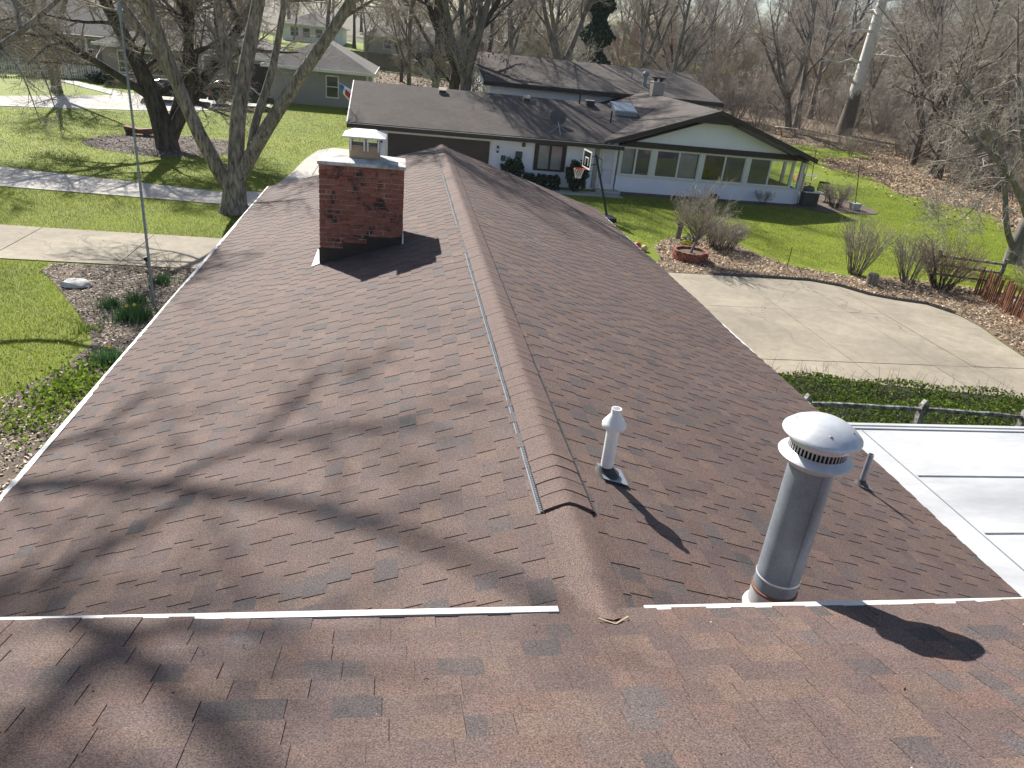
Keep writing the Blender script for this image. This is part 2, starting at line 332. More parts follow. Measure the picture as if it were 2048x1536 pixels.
def blades(P, h, wd, palette, spread=.5, z=None):
    n = len(P); z = terr(P[:, 0], P[:, 1]) if z is None else z; a = rng.uniform(0, 6.283, n); hh = rng.uniform(h[0], h[1], n); ww = rng.uniform(wd[0], wd[1], n)
    b = np.stack([P[:, 0], P[:, 1], z], 1); side = np.stack([np.cos(a), np.sin(a), np.zeros(n)], 1)*ww[:, None]/2
    la = rng.uniform(0, 6.283, n); ln = np.abs(rng.normal(0, spread, n))*hh; tip = b+np.stack([np.cos(la)*ln, np.sin(la)*ln, hh], 1)
    V = np.stack([b-side, b+side, tip], 1).reshape(-1, 3); col = np.array(palette)[rng.integers(0, len(palette), n)]*rng.uniform(.7, 1.3, (n, 1))
    return V, np.repeat(col, 3, 0)
def leafmass(P, s, palette, up=.0):
    n = len(P); u = rng.normal(0, 1, (n, 3)); u /= np.linalg.norm(u, axis=1)[:, None]; q = rng.normal(0, 1, (n, 3)); v = np.cross(u, q); v /= np.linalg.norm(v, axis=1)[:, None]
    ss = rng.uniform(s[0], s[1], n)[:, None]; u *= ss; v *= ss*.55; V = np.stack([P-u, P+v, P+u, P-v], 1).reshape(-1, 3)
    col = np.array(palette)[rng.integers(0, len(palette), n)]*rng.uniform(.65, 1.35, (n, 1)); return V, np.arange(n*4).reshape(-1, 4), np.repeat(col, 4, 0)
# ------------------------------------------------------------------ helpers: branching plants
class Tubes:
    def __init__(s): s.g = {}
    def add(s, pts, rad, k): s.g.setdefault((len(pts), k), []).append((pts, rad))
    def arrays(s):
        VV, FF, off = [], [], 0
        for (n, k), L in s.g.items():
            P = np.array([a for a, _ in L]); Rr = np.array([b for _, b in L]); B = len(L)
            Tn = np.gradient(P, axis=1); Tn /= np.linalg.norm(Tn, axis=2, keepdims=True)+1e-9
            ref = np.where(np.abs(Tn[:, :1, 2:3]) < .8, np.array([0, 0, 1.]), np.array([1., 0, 0])); u = np.cross(Tn, ref); u /= np.linalg.norm(u, axis=2, keepdims=True)+1e-9; v = np.cross(Tn, u)
            an = np.arange(k)*2*np.pi/k; ring = u[:, :, None]*np.cos(an)[None, None, :, None]+v[:, :, None]*np.sin(an)[None, None, :, None]
            V = P[:, :, None]+ring*Rr[:, :, None, None]; VV.append(V.reshape(-1, 3))
            b = np.arange(B)[:, None, None]*n*k; i = np.arange(n-1)[None, :, None]*k; j = np.arange(k)[None, None, :]; j2 = (j+1) % k
            F = np.stack([off+b+i+j, off+b+i+j2, off+b+i+k+j2, off+b+i+k+j], -1); FF.append(F.reshape(-1, 4)); off += B*n*k
        return np.vstack(VV), np.vstack(FF)
    def build(s, name, mat, parent): 
        V, F = s.arrays(); return mesh_np(name, V, F, mat, parent, smooth=True)
def perp(d):
    r = np.array([rnd.gauss(0, 1) for _ in range(3)]); r -= d*(r@d); return r/(np.linalg.norm(r)+1e-9)
def branch(p, d, L, r0, r1, n, wander, up):
    p = np.array(p, float); d = np.array(d, float); pts = [p]; st = L/(n-1)
    for i in range(n-1):
        d = d+np.array([rnd.gauss(0, wander), rnd.gauss(0, wander), rnd.gauss(0, wander)+up]); d /= np.linalg.norm(d); p = p+d*st; pts.append(p)
    t = np.linspace(0, 1, n); return np.array(pts), r0+(r1-r0)*t**.8
def sub(pts, rad, lev, spec, big, small, rmin):
    """children along a polyline. spec[lev] = (count, lenfac, angle lo, angle hi, t0, wander, up, npts)"""
    if lev >= len(spec): return
    cnt, L, a0, a1, t0, wa, up, npt = spec[lev]; n = len(pts)
    for i in range(cnt):
        t = t0+(1-t0)*((i+rnd.random())/cnt); f = t*(n-1); k = min(int(f), n-2); q = f-k
        p = pts[k]*(1-q)+pts[k+1]*q; d = pts[k+1]-pts[k]; d = d/(np.linalg.norm(d)+1e-9); r = rad[k]*(1-q)+rad[k+1]*q
        a = R(rnd.uniform(a0, a1)); e = perp(d); dd = d*math.cos(a)+e*math.sin(a); dd[2] += .12
        dd /= np.linalg.norm(dd); ln = L*rnd.uniform(.6, 1.25)*(1.15-.55*t); rr = max(rmin, min(r*.62, ln*.035))
        bp, br = branch(p, dd, ln, rr, max(rmin*.6, rr*.3), npt, wa, up)
        (big if lev < spec_split else small).add(bp, br, 5 if lev == 0 else (4 if lev == 1 else 3)); sub(bp, br, lev+1, spec, big, small, rmin)
spec_split = 1
def make_tree(name, label, cat, loc, limbs, spec, mats, group=None, rmin=.006, bare=0, kt=9):
    t = thing(name, label, cat, loc, group); big, small = Tubes(), Tubes()
    for i, (pts, rad) in enumerate(limbs):
        pts = np.array(pts, float); rad = np.array(rad, float); big.add(pts, rad, kt)
        if i >= bare: sub(pts, rad, 0, spec, big, small, rmin)
    big.build('trunk', mats[0], t); small.build('crown', mats[1], t); return t
def resamp(pts, rad, n):
    pts = np.array(pts, float); d = np.r_[0, np.cumsum(np.linalg.norm(np.diff(pts, axis=0), axis=1))]; d /= d[-1]; t = np.linspace(0, 1, n)
    P = np.stack([np.interp(t, d, pts[:, i]) for i in range(3)], 1)
    for _ in range(2): P[1:-1] = .25*P[:-2]+.5*P[1:-1]+.25*P[2:]
    return P, np.interp(t, np.linspace(0, 1, len(rad)), rad)
# ================================================================== setting: ground, drives, beds
def axis(lo, hi, c, s0, gr):
    a = [c]; s = s0
    while a[-1] < hi: a.append(a[-1]+s); s *= gr
    b = [c]; s = s0
    while b[-1] > lo: b.append(b[-1]-s); s *= gr
    return np.array(sorted(set(b[1:]+a)))
gx = axis(-900, 900, 5, 1.5, 1.045); gy = axis(-300, 1500, 35, 1.5, 1.045)
X, Y = np.meshgrid(gx, gy); V = np.stack([X, Y, terr(X, Y)], -1).reshape(-1, 3); nx, ny = len(gx), len(gy)
ii, jj = np.meshgrid(np.arange(nx-1), np.arange(ny-1)); q = (jj*nx+ii).ravel()
tag(mesh_np('ground', V, np.stack([q, q+1, q+nx+1, q+nx], 1), 'lawn', smooth=True), kind='structure')
def clip(poly, x0, x1, y0, y1):
    for ax, lim, sg in ((0, x0, 1), (0, x1, -1), (1, y0, 1), (1, y1, -1)):
        out = []
        for i in range(len(poly)):
            a, b = poly[i-1], poly[i]; ia, ib = (a[ax]-lim)*sg >= 0, (b[ax]-lim)*sg >= 0
            if ia != ib:
                t = (lim-a[ax])/(b[ax]-a[ax]); out.append((a[0]+(b[0]-a[0])*t, a[1]+(b[1]-a[1])*t))
            if ib: out.append(tuple(b))
        poly = out
        if not poly: return []
    return poly
def slabs(name, outline, xs, ys, mat, top, gap=.012, base='soil', follow=False):
    bz = top-.035
    root = MB().add([(x, y, (T(x, y) if follow else 0)+bz) for x, y in outline], [list(range(len(outline)))]).build(name, base); tag(root, kind='structure')
    for i in range(len(xs)-1):
        for j in range(len(ys)-1):
            p = clip([tuple(q) for q in outline], xs[i]+gap, xs[i+1]-gap, ys[j]+gap, ys[j+1]-gap)
            if len(p) < 3: continue
            dz = rnd.uniform(-.006, .006); n = len(p); zz = [(T(*c) if follow else 0)+top+dz for c in p]
            MB().add([(c[0], c[1], h) for c, h in zip(p, zz)]+[(c[0], c[1], h-.12) for c, h in zip(p, zz)], [list(range(n))]+[(k, (k+1) % n, n+(k+1) % n, n+k)[::-1] for k in range(n)]).build('slab', mat, root)
    return root
PATIO = [(4.2, 18.45), (4.2, 12.4), (8.2, 12.38), (14.2, 11.38), (17, 10.9), (19.5, 10.4), (19.5, 11.5), (17.3, 12.9), (16.45, 14.1), (16.7, 15.4), (17.0, 16.5), (17.05, 17.6), (16.6, 18.6), (15.6, 18.95), (14.9, 19.35), (14.3, 20.2), (13.4, 20.7), (8, 20.75), (4.2, 20.9)]
slabs('patio', PATIO, [4, 7.6, 10.7, 13.0, 14.2, 17.2, 20], [10, 13.3, 17.4, 21.2], 'concrete', .035)
DRIVE = [(-60, 18.9), (-6.6, 18.42), (4.19, 18.44), (4.19, 20.9), (-6.6, 21.8), (-60, 22.6)]
slabs('driveway', DRIVE, list(np.arange(-61.5, 6, 3.3)), [18, 23], 'concrete', .03)
APRON = [(-70, 27.9), (-15.7, 27.35), (-7.9, 26.8), (6.4, 26.6), (6.4, 35.9), (-3.0, 35.9), (-3.4, 39.5), (-3.9, 43.2), (-4.9, 43.5), (-5.6, 42.2), (-5.95, 38.5), (-6.05, 35), (-6.25, 32), (-6.6, 29.6), (-8.2, 28.95), (-17.4, 31.0), (-70, 34.5)]
slabs('neighbour_driveway', APRON, [-71]+list(np.arange(-68, 10, 3.7)), [26, 30.2, 34, 38, 44], 'path', .03)
FAR = [(-90, 49.6), (-25.2, 49.0), (-16.5, 52.5), (-10.8, 57.6), (-10.9, 60.2), (-19.6, 60.6), (-22.2, 56.8), (-27, 53.0), (-90, 57)]
slabs('far_driveway', FAR, [-91, -60, -40, -34, -28, -24, -20, -16, -13, -10], [48, 52.4, 56.5, 61], 'path', .035, follow=True)
WALK = [(-21.3, 57.4), (-20.3, 58.2), (-26.2, 63.2), (-27.4, 62.7)]
slabs('front_walk', WALK, [-28, -24.5, -20], [57, 64], 'path', .04, follow=True)
def bed(name, poly, mat, dz=.012, res=None):
    if res is None:
        return tag(MB().add([(x, y, T(x, y)+dz) for x, y in poly], [list(range(len(poly)))]).build(name, mat), kind='structure')
    lo, hi = poly.min(0), poly.max(0); xs = np.arange(lo[0], hi[0]+res, res); ys = np.arange(lo[1], hi[1]+res, res); X, Y = np.meshgrid(xs, ys)
    V = np.stack([X, Y, terr(X, Y)+dz], -1).reshape(-1, 3); nx, ny = len(xs), len(ys); ii, jj = np.meshgrid(np.arange(nx-1), np.arange(ny-1)); q = (jj*nx+ii).ravel()
    F = np.stack([q, q+1, q+nx+1, q+nx], 1); ctr = V[F].mean(1)[:, :2]; F = F[inside(poly, ctr)]
    return tag(mesh_np(name, V, F, mat, smooth=True), kind='structure')
BED_L = np.array([(-6.6, 18.38), (-10.3, 18.3), (-10.35, 17.6), (-9.8, 16.9), (-8.9, 15.5), (-7.9, 13.9), (-7.4, 12.8), (-7.5, 11.6), (-8.0, 10.2), (-8.2, 8.2), (-8, 4), (-8.5, 0), (-8, -4), (-3.8, -4), (-3.8, 18.38)])
bed('flower_bed', BED_L, 'soil')
RING = smooth_poly([(-17, 38.9), (-15.2, 36.9), (-12.5, 36.2), (-10.2, 37.7), (-9.5, 40.2), (-10.3, 42.6), (-13.8, 43.4), (-16.4, 41.6)], 5); bed('mulch_ring', RING, 'soil'); bed('far_field', np.array([(-700., 150.), (-60, 152), (60, 165), (140, 100), (700, 60), (800, 900), (-700, 900)]), 'field', .06, 12.)
BED_R = np.array([(7.6, 20.85), (13.4, 20.8), (14.4, 20.25), (15.0, 19.45), (15.7, 19.05), (16.7, 18.7), (17.15, 17.7), (17.1, 16.5), (16.8, 15.4), (16.55, 14.2), (17.4, 13), (20.2, 11.6), (26, 13), (24.5, 18), (22.2, 20.2), (19.8, 21.2), (17.7, 21.9), (15.5, 21.7), (13.7, 22.7), (13.0, 24.6), (12.9, 25.9), (11.7, 26.6), (10, 26.0), (8.9, 24.6), (8.5, 22.6)])
bed('shrub_bed', BED_R, 'litter')
WOODS = smooth_poly([(30.5, 63), (34, 61.2), (37.4, 59.3), (38.2, 56.2), (35, 55.2), (32.0, 53.9), (31.4, 50.2), (32.6, 47.4), (31.3, 42.3), (32.1, 39.2), (33, 37), (32.5, 34.5), (30.5, 30.5), (31, 24), (36, 10), (95, 10), (130, 60), (130, 150), (60, 150), (26, 120), (20, 90), (24, 72)], 4)
bed('woodland_floor', WOODS, 'litter', .02, 1.0)
BACK = smooth_poly([(-5, 74), (2, 71), (14, 70), (22, 72), (22, 89), (10, 88), (0, 93), (-6, 95)], 4); bed('back_yard_litter', BACK, 'litter', .02, .7)
PORCH = smooth_poly([(20.9, 35.0), (23, 34.4), (24.9, 34.6), (25.6, 36.5), (25.2, 39.5), (24.4, 41.5), (21.2, 42)], 4); bed('porch_paving', PORCH, 'soil', .03)
BED_N = np.array([(10.0, 34.9), (14, 35.0), (20.9, 35.0), (20.9, 36.0), (10.0, 36.0)]); bed('foundation_bed', BED_N, 'soil')
# ================================================================== our house
ZR, S, HW, LEN = 4.1, .308, 4.285, 16.86
house = thing('house', 'low ranch house under the brown shingled roof in the foreground', 'house', (0, 8, 0))
cs = math.hypot(1, S)
def slope_slab(name, p, th, mat, parent):   # p: 4 corners of the upper face
    return MB().prism([Vector(q) for q in p], (0, 0, -th)).build(name, mat, parent)
dz = -.02
deckL = slope_slab('left_roof', [(0, -.25, ZR+dz), (0, LEN, ZR+dz), (-HW+.02, LEN, ZR-S*(HW-.02)+dz), (-HW+.02, -.25, ZR-S*(HW-.02)+dz)], .12, 'dark_metal', house)
deckR = slope_slab('right_roof', [(0, -.25, ZR+dz), (HW-.02, -.25, ZR-S*(HW-.02)+dz), (HW-.02, LEN, ZR-S*(HW-.02)+dz), (0, LEN, ZR+dz)], .121, 'dark_metal', house)
S2 = .333; UZ = .028
deckU = slope_slab('upper_roof', [(-7.5, 0, ZR+UZ-.02), (7.5, 0, ZR+UZ-.02), (7.5, -6, ZR+UZ-.02+6*S2), (-7.5, -6, ZR+UZ-.02+6*S2)], .12, 'dark_metal', house)
slope_slab('rear_slope', [(-7.5, -6.001, ZR+UZ-.02+6*S2), (7.5, -6.001, ZR+UZ-.02+6*S2), (7.5, -12, ZR+UZ-.02), (-7.5, -12, ZR+UZ-.02)], .12, 'dark_metal', house)
PAL = np.array([(.120, .081, .070), (.128, .087, .073), (.109, .075, .068), (.136, .092, .074), (.104, .073, .068), (.117, .083, .072), (.126, .081, .067)])
GREY = np.array([(.082, .069, .068), (.090, .075, .072), (.075, .065, .066)])
tabs = []      # (6 vertices, colour, deck)
def wob(u, v, k): return .008*math.sin(u*.9+k)+.006*math.sin(u*2.3+v*1.7+k)+.005*math.sin(v*2.1-k)
def roof_tabs(O, A, Uv, Nn, L, SL, deck, k, e=.143, grey=.085, side=0):
    O, A, Uv, Nn = Vector(O), Vector(A), Vector(Uv), Vector(Nn); n = int(SL/e)+1
    for i in range(n):
        v0 = i*e-.02; v1 = min(v0+e+.006, SL)
        if v1-v0 < .03: continue
        u = -rnd.random()*.2; tooth = rnd.random() < .5; run = rnd.random()
        while u < L:
            wd = rnd.uniform(.10, .20) if tooth else rnd.uniform(.075, .18)
            u0, u1 = max(u, 0), min(u+wd, L); u += wd
            if u1-u0 < .01: tooth = not tooth; continue
            t, tu = (.0082, .0040) if tooth else (.0040, .0005)
            if tooth and rnd.random() < .12: t, tu = .006, .002
            if tooth and u1-u0 > .05:      # open slot beside each tooth
                gp = rnd.uniform(.0008, .0032)
                if side == 0: u0 += gp
                else: u1 -= gp
            c = PAL[rnd.randrange(len(PAL))]*rnd.uniform(.90, 1.10)
            if rnd.random() < grey: c = GREY[rnd.randrange(3)]*rnd.uniform(.85, 1.15)
            sk = rnd.uniform(-.004, .004)
            f = lambda uu, vv, hh: O+A*uu+Uv*vv+Nn*(hh+wob(uu, vv, k))
            tabs.append(([f(u0, v0, -.012), f(u1, v0, -.012), f(u0, v0+sk, t), f(u1, v0+sk, t), f(u0, v1, tu), f(u1, v1, tu)], c, deck))
            tooth = not tooth
roof_tabs((-HW, -.2, ZR-S*HW), (0, 1, 0), (1/cs, 0, S/cs), (-S/cs, 0, 1/cs), LEN+.22, HW*cs, deckL, 1.)
roof_tabs((HW, LEN+.02, ZR-S*HW), (0, -1, 0), (-1/cs, 0, S/cs), (S/cs, 0, 1/cs), LEN+.22, HW*cs, deckR, 2.4, side=1)
c2 = math.hypot(1, S2)
roof_tabs((7.5, .03, ZR+UZ-.01), (-1, 0, 0), (0, -1/c2, S2/c2), (0, S2/c2, 1/c2), 15, 6*c2, deckU, 4., grey=.11)
def seen(p):
    d = p-CAM_LOC; z = d.dot(FW)
    return z > .3 and abs(d.dot(RT)/z) < .68 and abs(d.dot(UP)/z) < .50
def rank(tb):
    c = (tb[0][2]+tb[0][5])/2
    return (c-CAM_LOC).length_squared/max(.02, (tb[0][3]-tb[0][2]).length) if seen(c) else 1e9
order = sorted(range(len(tabs)), key=lambda i: rank(tabs[i])); single = set(order[:300])
FQ = [[2, 3, 5, 4], [0, 1, 3, 2]]; FT = [[0, 2, 4], [1, 5, 3]]
for i in order[:300]:
    vs_, c, dk = tabs[i]; mesh_np('shingle', [tuple(p) for p in vs_], FQ, 'shingle', dk, cols=np.tile(c, (6, 1)), tris=FT)
for dk in (deckL, deckR, deckU):
    sel = [t for i, t in enumerate(tabs) if t[2] is dk and i not in single]; n = len(sel)
    V = np.array([[tuple(p) for p in t[0]] for t in sel]).reshape(-1, 3); b = np.arange(n)[:, None, None]*6
    o = mesh_np('shingle_field', V, (b+np.array(FQ)).reshape(-1, 4), 'shingle', dk, cols=np.repeat(np.array([t[1] for t in sel]), 6, 0), tris=(b+np.array(FT)).reshape(-1, 3)); o['kind'] = 'stuff'
del tabs
# drip edges
def strip(name, x0, x1, y0, y1, z0, z1, lab=None):
    return MB().box(x0, x1, y0, y1, z0, z1).build(name, 'white', house, label=lab)
strip('drip_edge', -7.5, -.245, .034, .073, ZR-.03, ZR+.026, 'white metal drip edge along the upper eave')
strip('drip_edge', .205, 7.5, .034, .068, ZR-.03, ZR+.023, 'white metal drip edge along the upper eave')
ze = ZR-S*HW
strip('gutter', -HW-.052, -HW-.004, .08, LEN, ze-.09, ze-.004, 'white eave strip along the left edge')
strip('gutter', HW+.004, HW+.03, 4.97, LEN, ze-.09, ze-.012)
MB().box(-HW+.25, HW-.25, -5.5, LEN-.45, -.3, ze-.15).prism([(-HW+.25, LEN-.451, ze-.16), (HW-.25, LEN-.451, ze-.16), (0, LEN-.451, ZR-.2)], (0, -.2, 0)).build('wall', 'whitewall', house)
MB().box(-7.1, 7.1, -11.6, -.35, -.3, ZR-.12).build('upper_wall', 'whitewall', house)
MB().box(-4.6, -4.0, .2, .21, 3, 3.01).build('bracket', 'white', house)
# ridge cap without vent, lapping on to the upper roof
m = MB(); pr = [(-.145, -.145*S+.014), (-.09, -.09*S+.024), (-.035, .022), (0, .029), (.035, .022), (.09, -.09*S+.024), (.145, -.145*S+.014)]
rows = [(.97, 0), (.6, .002), (.3, .002), (.05, .004), (-.03, .024), (-.075, .034)]
for yy, dzz in rows: m.v += [(x*(1-.12*(yy < 0)), yy+(.0 if yy > -.07 else abs(x)*.55), ZR+z+dzz) for x, z in pr]
for i in range(len(rows)-1): m.f += [[i*7+j, i*7+j+1, i*7+7+j+1, i*7+7+j] for j in range(6)]
o = m.build('ridge_saddle', 'shingle', house, smooth=True); a = o.data.color_attributes.new('Col', 'FLOAT_COLOR', 'POINT'); a.data.foreach_set('color', np.tile([.152, .103, .087, 1], len(o.data.vertices)).astype(np.float32))
MB().bar((-.075, -.062, ZR+.066), (0, -.112, ZR+.074), .007, .004).bar((0, -.112, ZR+.074), (.08, -.055, ZR+.066), .008, .004).build('torn_edge', 'clay', house)
# ridge vent with cap shingles
vent = MB()
for sg in (-1, 1):
    vent.box(min(sg*.150, sg*.163), max(sg*.150, sg*.163), .955, LEN-.05, ZR-.157*S-.004, ZR-.157*S+.016)
ventm = vent.build('ridge_vent', 'black', house)
comb = MB(); combl = MB()
for k in range(int((LEN-1)/.022)):
    y0 = .96+k*.022
    for sg in (-1, 1): (comb if sg > 0 else combl).box(min(sg*.163, sg*.172), max(sg*.163, sg*.172), y0, y0+.011, ZR-.165*S+.004, ZR-.165*S+.024)
o = comb.build('vent_slots', 'rubber', ventm); o['kind'] = 'stuff'; o = combl.build('vent_slots', 'galv', ventm); o['kind'] = 'stuff'
MB().box(-.184, -.176, .955, LEN-.05, ZR-.18*S+.010, ZR-.18*S+.016).build('vent_flange', 'galv', ventm)
MB().box(.173, .179, .955, LEN-.05, ZR-.176*S+.010, ZR-.176*S+.018).build('vent_flange', 'rubber', ventm)
e = .143; capc = [(.155, -.155*S+.026), (.10, -.10*S+.035), (.04, -.04*S+.041), (0, .040)]
prof = [(-x, z) for x, z in capc]+[(x, z) for x, z in capc[:-1][::-1]]
def cap_mesh(t):
    m = MB(); L = e+.05
    for yy, h in ((0, -.012), (0, t), (L, .0)): m.v += [(x, yy, z+h) for x, z in prof]
    for i in range(2): m.f += [[i*7+j, i*7+j+1, i*7+7+j+1, i*7+7+j] for j in range(6)]
    return m
k = 0; y0 = .955; src = []
for tt in range(6):
    o = cap_mesh(.006 if tt < 5 else .0018).build('ridge_cap', 'shingle', ventm, smooth=False); c = np.array([.148, .101, .086]); a = o.data.color_attributes.new('Col', 'FLOAT_COLOR', 'POINT'); a.data.foreach_set('color', np.tile([*c, 1], len(o.data.vertices)).astype(np.float32))
    o.data.polygons.foreach_set('use_smooth', np.ones(len(o.data.polygons), bool)); o.data.set_sharp_from_angle(angle=R(45)); src.append(o)
hw = -WL[house.name]
while y0 < LEN-.12:
    sc = (1, 1, 1 if k < 7 else .9)
    loc = Vector((rnd.uniform(-.003, .003), y0, ZR))-WL[house.name]
    if k < 6: o = src[k]; o.data.transform(Matrix.Translation(WL[house.name])); o.location = loc
    else: o = inst(src[5], ventm, loc, name='ridge_cap')
    y0 += e; k += 1
MB().prism([(-.15, .957, ZR-.06), (.15, .957, ZR-.06), (.15, .957, ZR-.03), (0, .957, ZR+.045), (-.15, .957, ZR-.03)], (0, .02, 0)).build('vent_end', 'black', ventm)
# chimney
CX0, CX1, CY0, CY1, CT = -2.19, -1.0, 8.15, 8.92, 4.86
chim = MB().box(CX0+.007, CX1-.007, CY0+.007, CY1-.007, 3.15, CT-.004).build('chimney', 'mortar', house, label='red brick chimney with soot stains on the left slope')
bs = MB(); bl, bw, bh, g = .191, .09, .0565, .0125; q = .004
bs.v = [(sx*(bl/2-a), sy*(bw/2-b), sz*(bh/2-c)) for sz in (-1, 1) for sy in (-1, 1) for sx in (-1, 1) for a, b, c in ((0, 0, 0),)]
bs.f = [[0, 2, 3, 1], [4, 5, 7, 6], [0, 1, 5, 4], [2, 6, 7, 3], [0, 4, 6, 2], [1, 3, 7, 5]]
def brick_src():
    o = bs.build('brick', 'brick', None); me = o.data; bpy.data.objects.remove(o); return me
BRICK = brick_src()
def chim_brick(x, y, z, sx, sy):
    o = bpy.data.objects.new('brick', BRICK); j = lambda: rnd.uniform(-.0022, .0022); o.location = Vector((x+j(), y+j(), z+j()))-WL[house.name]; o.scale = (sx/bl, sy/bw, 1); o.rotation_euler = (0, 0, rnd.uniform(-.006, .006)); link(o, chim)
cw, cdp = CX1-CX0, CY1-CY0; nc = 0; z = CT-.034; row = 0
while z > 3.45:
    off = .102 if row % 2 else 0
    x = CX0; first = True
    while x < CX1-.02:
        wdt = (bl if not (first and off) else .092); wdt = min(wdt, CX1-x)
        zr = ZR-S*min(abs(x), abs(x+wdt))
        if wdt > .03 and z > ZR-S*abs(x)-.1: chim_brick(x+wdt/2, CY0+.045, z, wdt, .09)
        if wdt > .03 and row < 14: chim_brick(x+wdt/2, CY1-.045, z, wdt, .09)
        x += wdt+g; first = False
    for sx, xf in ((0, CX0+.045), (1, CX1-.045)):
        y = CY0+.1; first = True
        while y < CY1-.12:
            wdt = (bl if not (first and not off) else .092); wdt = min(wdt, CY1-.1-y)
            if wdt > .03 and z > ZR-S*abs(xf)-.1: chim_brick(xf, y+wdt/2, z, .09, wdt)
            y += wdt+g; first = False
    z -= bh+g; row += 1
m = MB(); cx, cy = (CX0+CX1)/2, (CY0+CY1)/2
m.add([(CX0-.02, CY0-.025, CT), (CX1+.02, CY0-.025, CT), (CX1+.02, CY1+.025, CT), (CX0-.02, CY1+.025, CT), (CX0-.02, CY0-.025, CT+.045), (CX1+.02, CY0-.025, CT+.045), (CX1+.02, CY1+.025, CT+.045), (CX0-.02, CY1+.025, CT+.045), (cx-.3, cy-.25, CT+.085), (cx+.3, cy-.25, CT+.085), (cx+.3, cy+.25, CT+.085), (cx-.3, cy+.25, CT+.085)],
      [(3, 2, 1, 0), (0, 1, 5, 4), (1, 2, 6, 5), (2, 3, 7, 6), (3, 0, 4, 7), (4, 5, 9, 8), (5, 6, 10, 9), (6, 7, 11, 10), (7, 4, 8, 11), (8, 9, 10, 11)])
m.build('crown', 'crown', chim, bevel=.008)
fx0, fx1, fy0, fy1, fz0, fz1 = cx-.19, cx+.24, cy-.18, cy+.18, CT+.07, CT+.27
m = MB(); th = .03
m.box(fx0, fx1, fy0, fy0+th, fz0, fz1).box(fx0, fx1, fy1-th, fy1, fz0, fz1).box(fx0, fx0+th, fy0+th, fy1-th, fz0, fz1-.004).box(fx1-th, fx1, fy0+th, fy1-th, fz0, fz1-.004).build('flue_tile', 'clay', chim, bevel=.006)
capz = fz1+.12; m = MB()
ex, ey = .085, .085; b0 = [(fx0-ex, fy0-ey, capz), (fx1+ex, fy0-ey, capz), (fx1+ex, fy1+ey, capz), (fx0-ex, fy1+ey, capz)]; b1 = [(fx0+.06, fy0+.1, capz+.075), (fx1-.06, fy0+.1, capz+.075), (fx1-.06, fy1-.1, capz+.075), (fx0+.06, fy1-.1, capz+.075)]
lip = [(a, b, c-.02) for a, b, c in b0]
m.add(b0+b1+lip, [(0, 1, 5, 4), (1, 2, 6, 5), (2, 3, 7, 6), (3, 0, 4, 7), (4, 5, 6, 7), (8, 9, 1, 0), (9, 10, 2, 1), (10, 11, 3, 2), (11, 8, 0, 3)])
o = m.build('chimney_cap', 'alu', chim); md = o.modifiers.new('thick', 'SOLIDIFY'); md.thickness = .004
m = MB()
for px, py in ((fx0+.02, fy0-.008), (fx1-.02, fy0-.008), (fx0+.02, fy1+.008), (fx1-.02, fy1+.008), (cx+.02, fy0-.008), (cx+.07, fy0-.008), (cx+.02, fy1+.008)): m.box(px-.012, px+.012, py-.004, py+.004, fz1-.08, capz-.002)
m.build('cap_leg', 'alu', chim)
m = MB()
for k in range(22):
    x = fx0+(fx1-fx0)*k/21; m.box(x-.0015, x+.0015, fy0-.003, fy0, fz1-.03, capz); m.box(x-.0015, x+.0015, fy1, fy1+.003, fz1-.03, capz)
for k in range(7):
    zz = fz1+.15*k/7; m.box(fx0, fx1, fy0-.003, fy0, zz, zz+.003); m.box(fx0, fx1, fy1, fy1+.003, zz, zz+.003)
o = m.build('cap_mesh', 'galv', chim); o['kind'] = 'stuff'
m = MB(); fl = [(CX0-.012, -1.86, .27), (-1.858, -1.52, .25), (-1.518, -1.10, .24), (-1.098, CX1+.012, .16)]
for a, b, h in fl:
    zt = ZR-S*abs((a+b)/2)+h*.72; m.add([(a, CY0-.012, ZR-S*abs(a)-.05), (b, CY0-.012, ZR-S*abs(b)-.05), (b, CY0-.012, zt), (a, CY0-.012, zt), (a, CY0+.004, ZR-S*abs(a)-.05), (b, CY0+.004, ZR-S*abs(b)-.05), (b, CY0+.004, zt), (a, CY0+.004, zt)], [(0, 1, 2, 3), (5, 4, 7, 6), (3, 2, 6, 7), (4, 0, 3, 7), (1, 5, 6, 2)])
m.build('step_flashing', 'dark_metal', chim)
m = MB(); zb = lambda x: ZR-S*abs(x)
m.add([(CX0-.11, CY0-.10, zb(CX0-.11)+.016), (CX0+.005, CY0-.03, zb(CX0)+.018), (CX0+.005, CY1, zb(CX0)+.018), (CX0-.11, CY1+.05, zb(CX0-.11)+.016)], [(0, 1, 2, 3)]).build('apron_flashing', 'galv_light', chim)
MB().add([(CX1-.004, CY0-.06, zb(CX1)+.012), (CX1+.02, CY0-.06, zb(CX1)+.02), (CX1+.014, CY0-.02, zb(CX1)+.16), (CX1-.0, CY0-.02, zb(CX1)+.16)], [(0, 1, 2, 3)]).build('flashing_corner', 'galv_light', chim)
MB().box(CX1+.001, CX1+.012, CY0+.001, CY1, 3.6, zb(CX1)+.16).build('side_flashing', 'galv_light', chim)
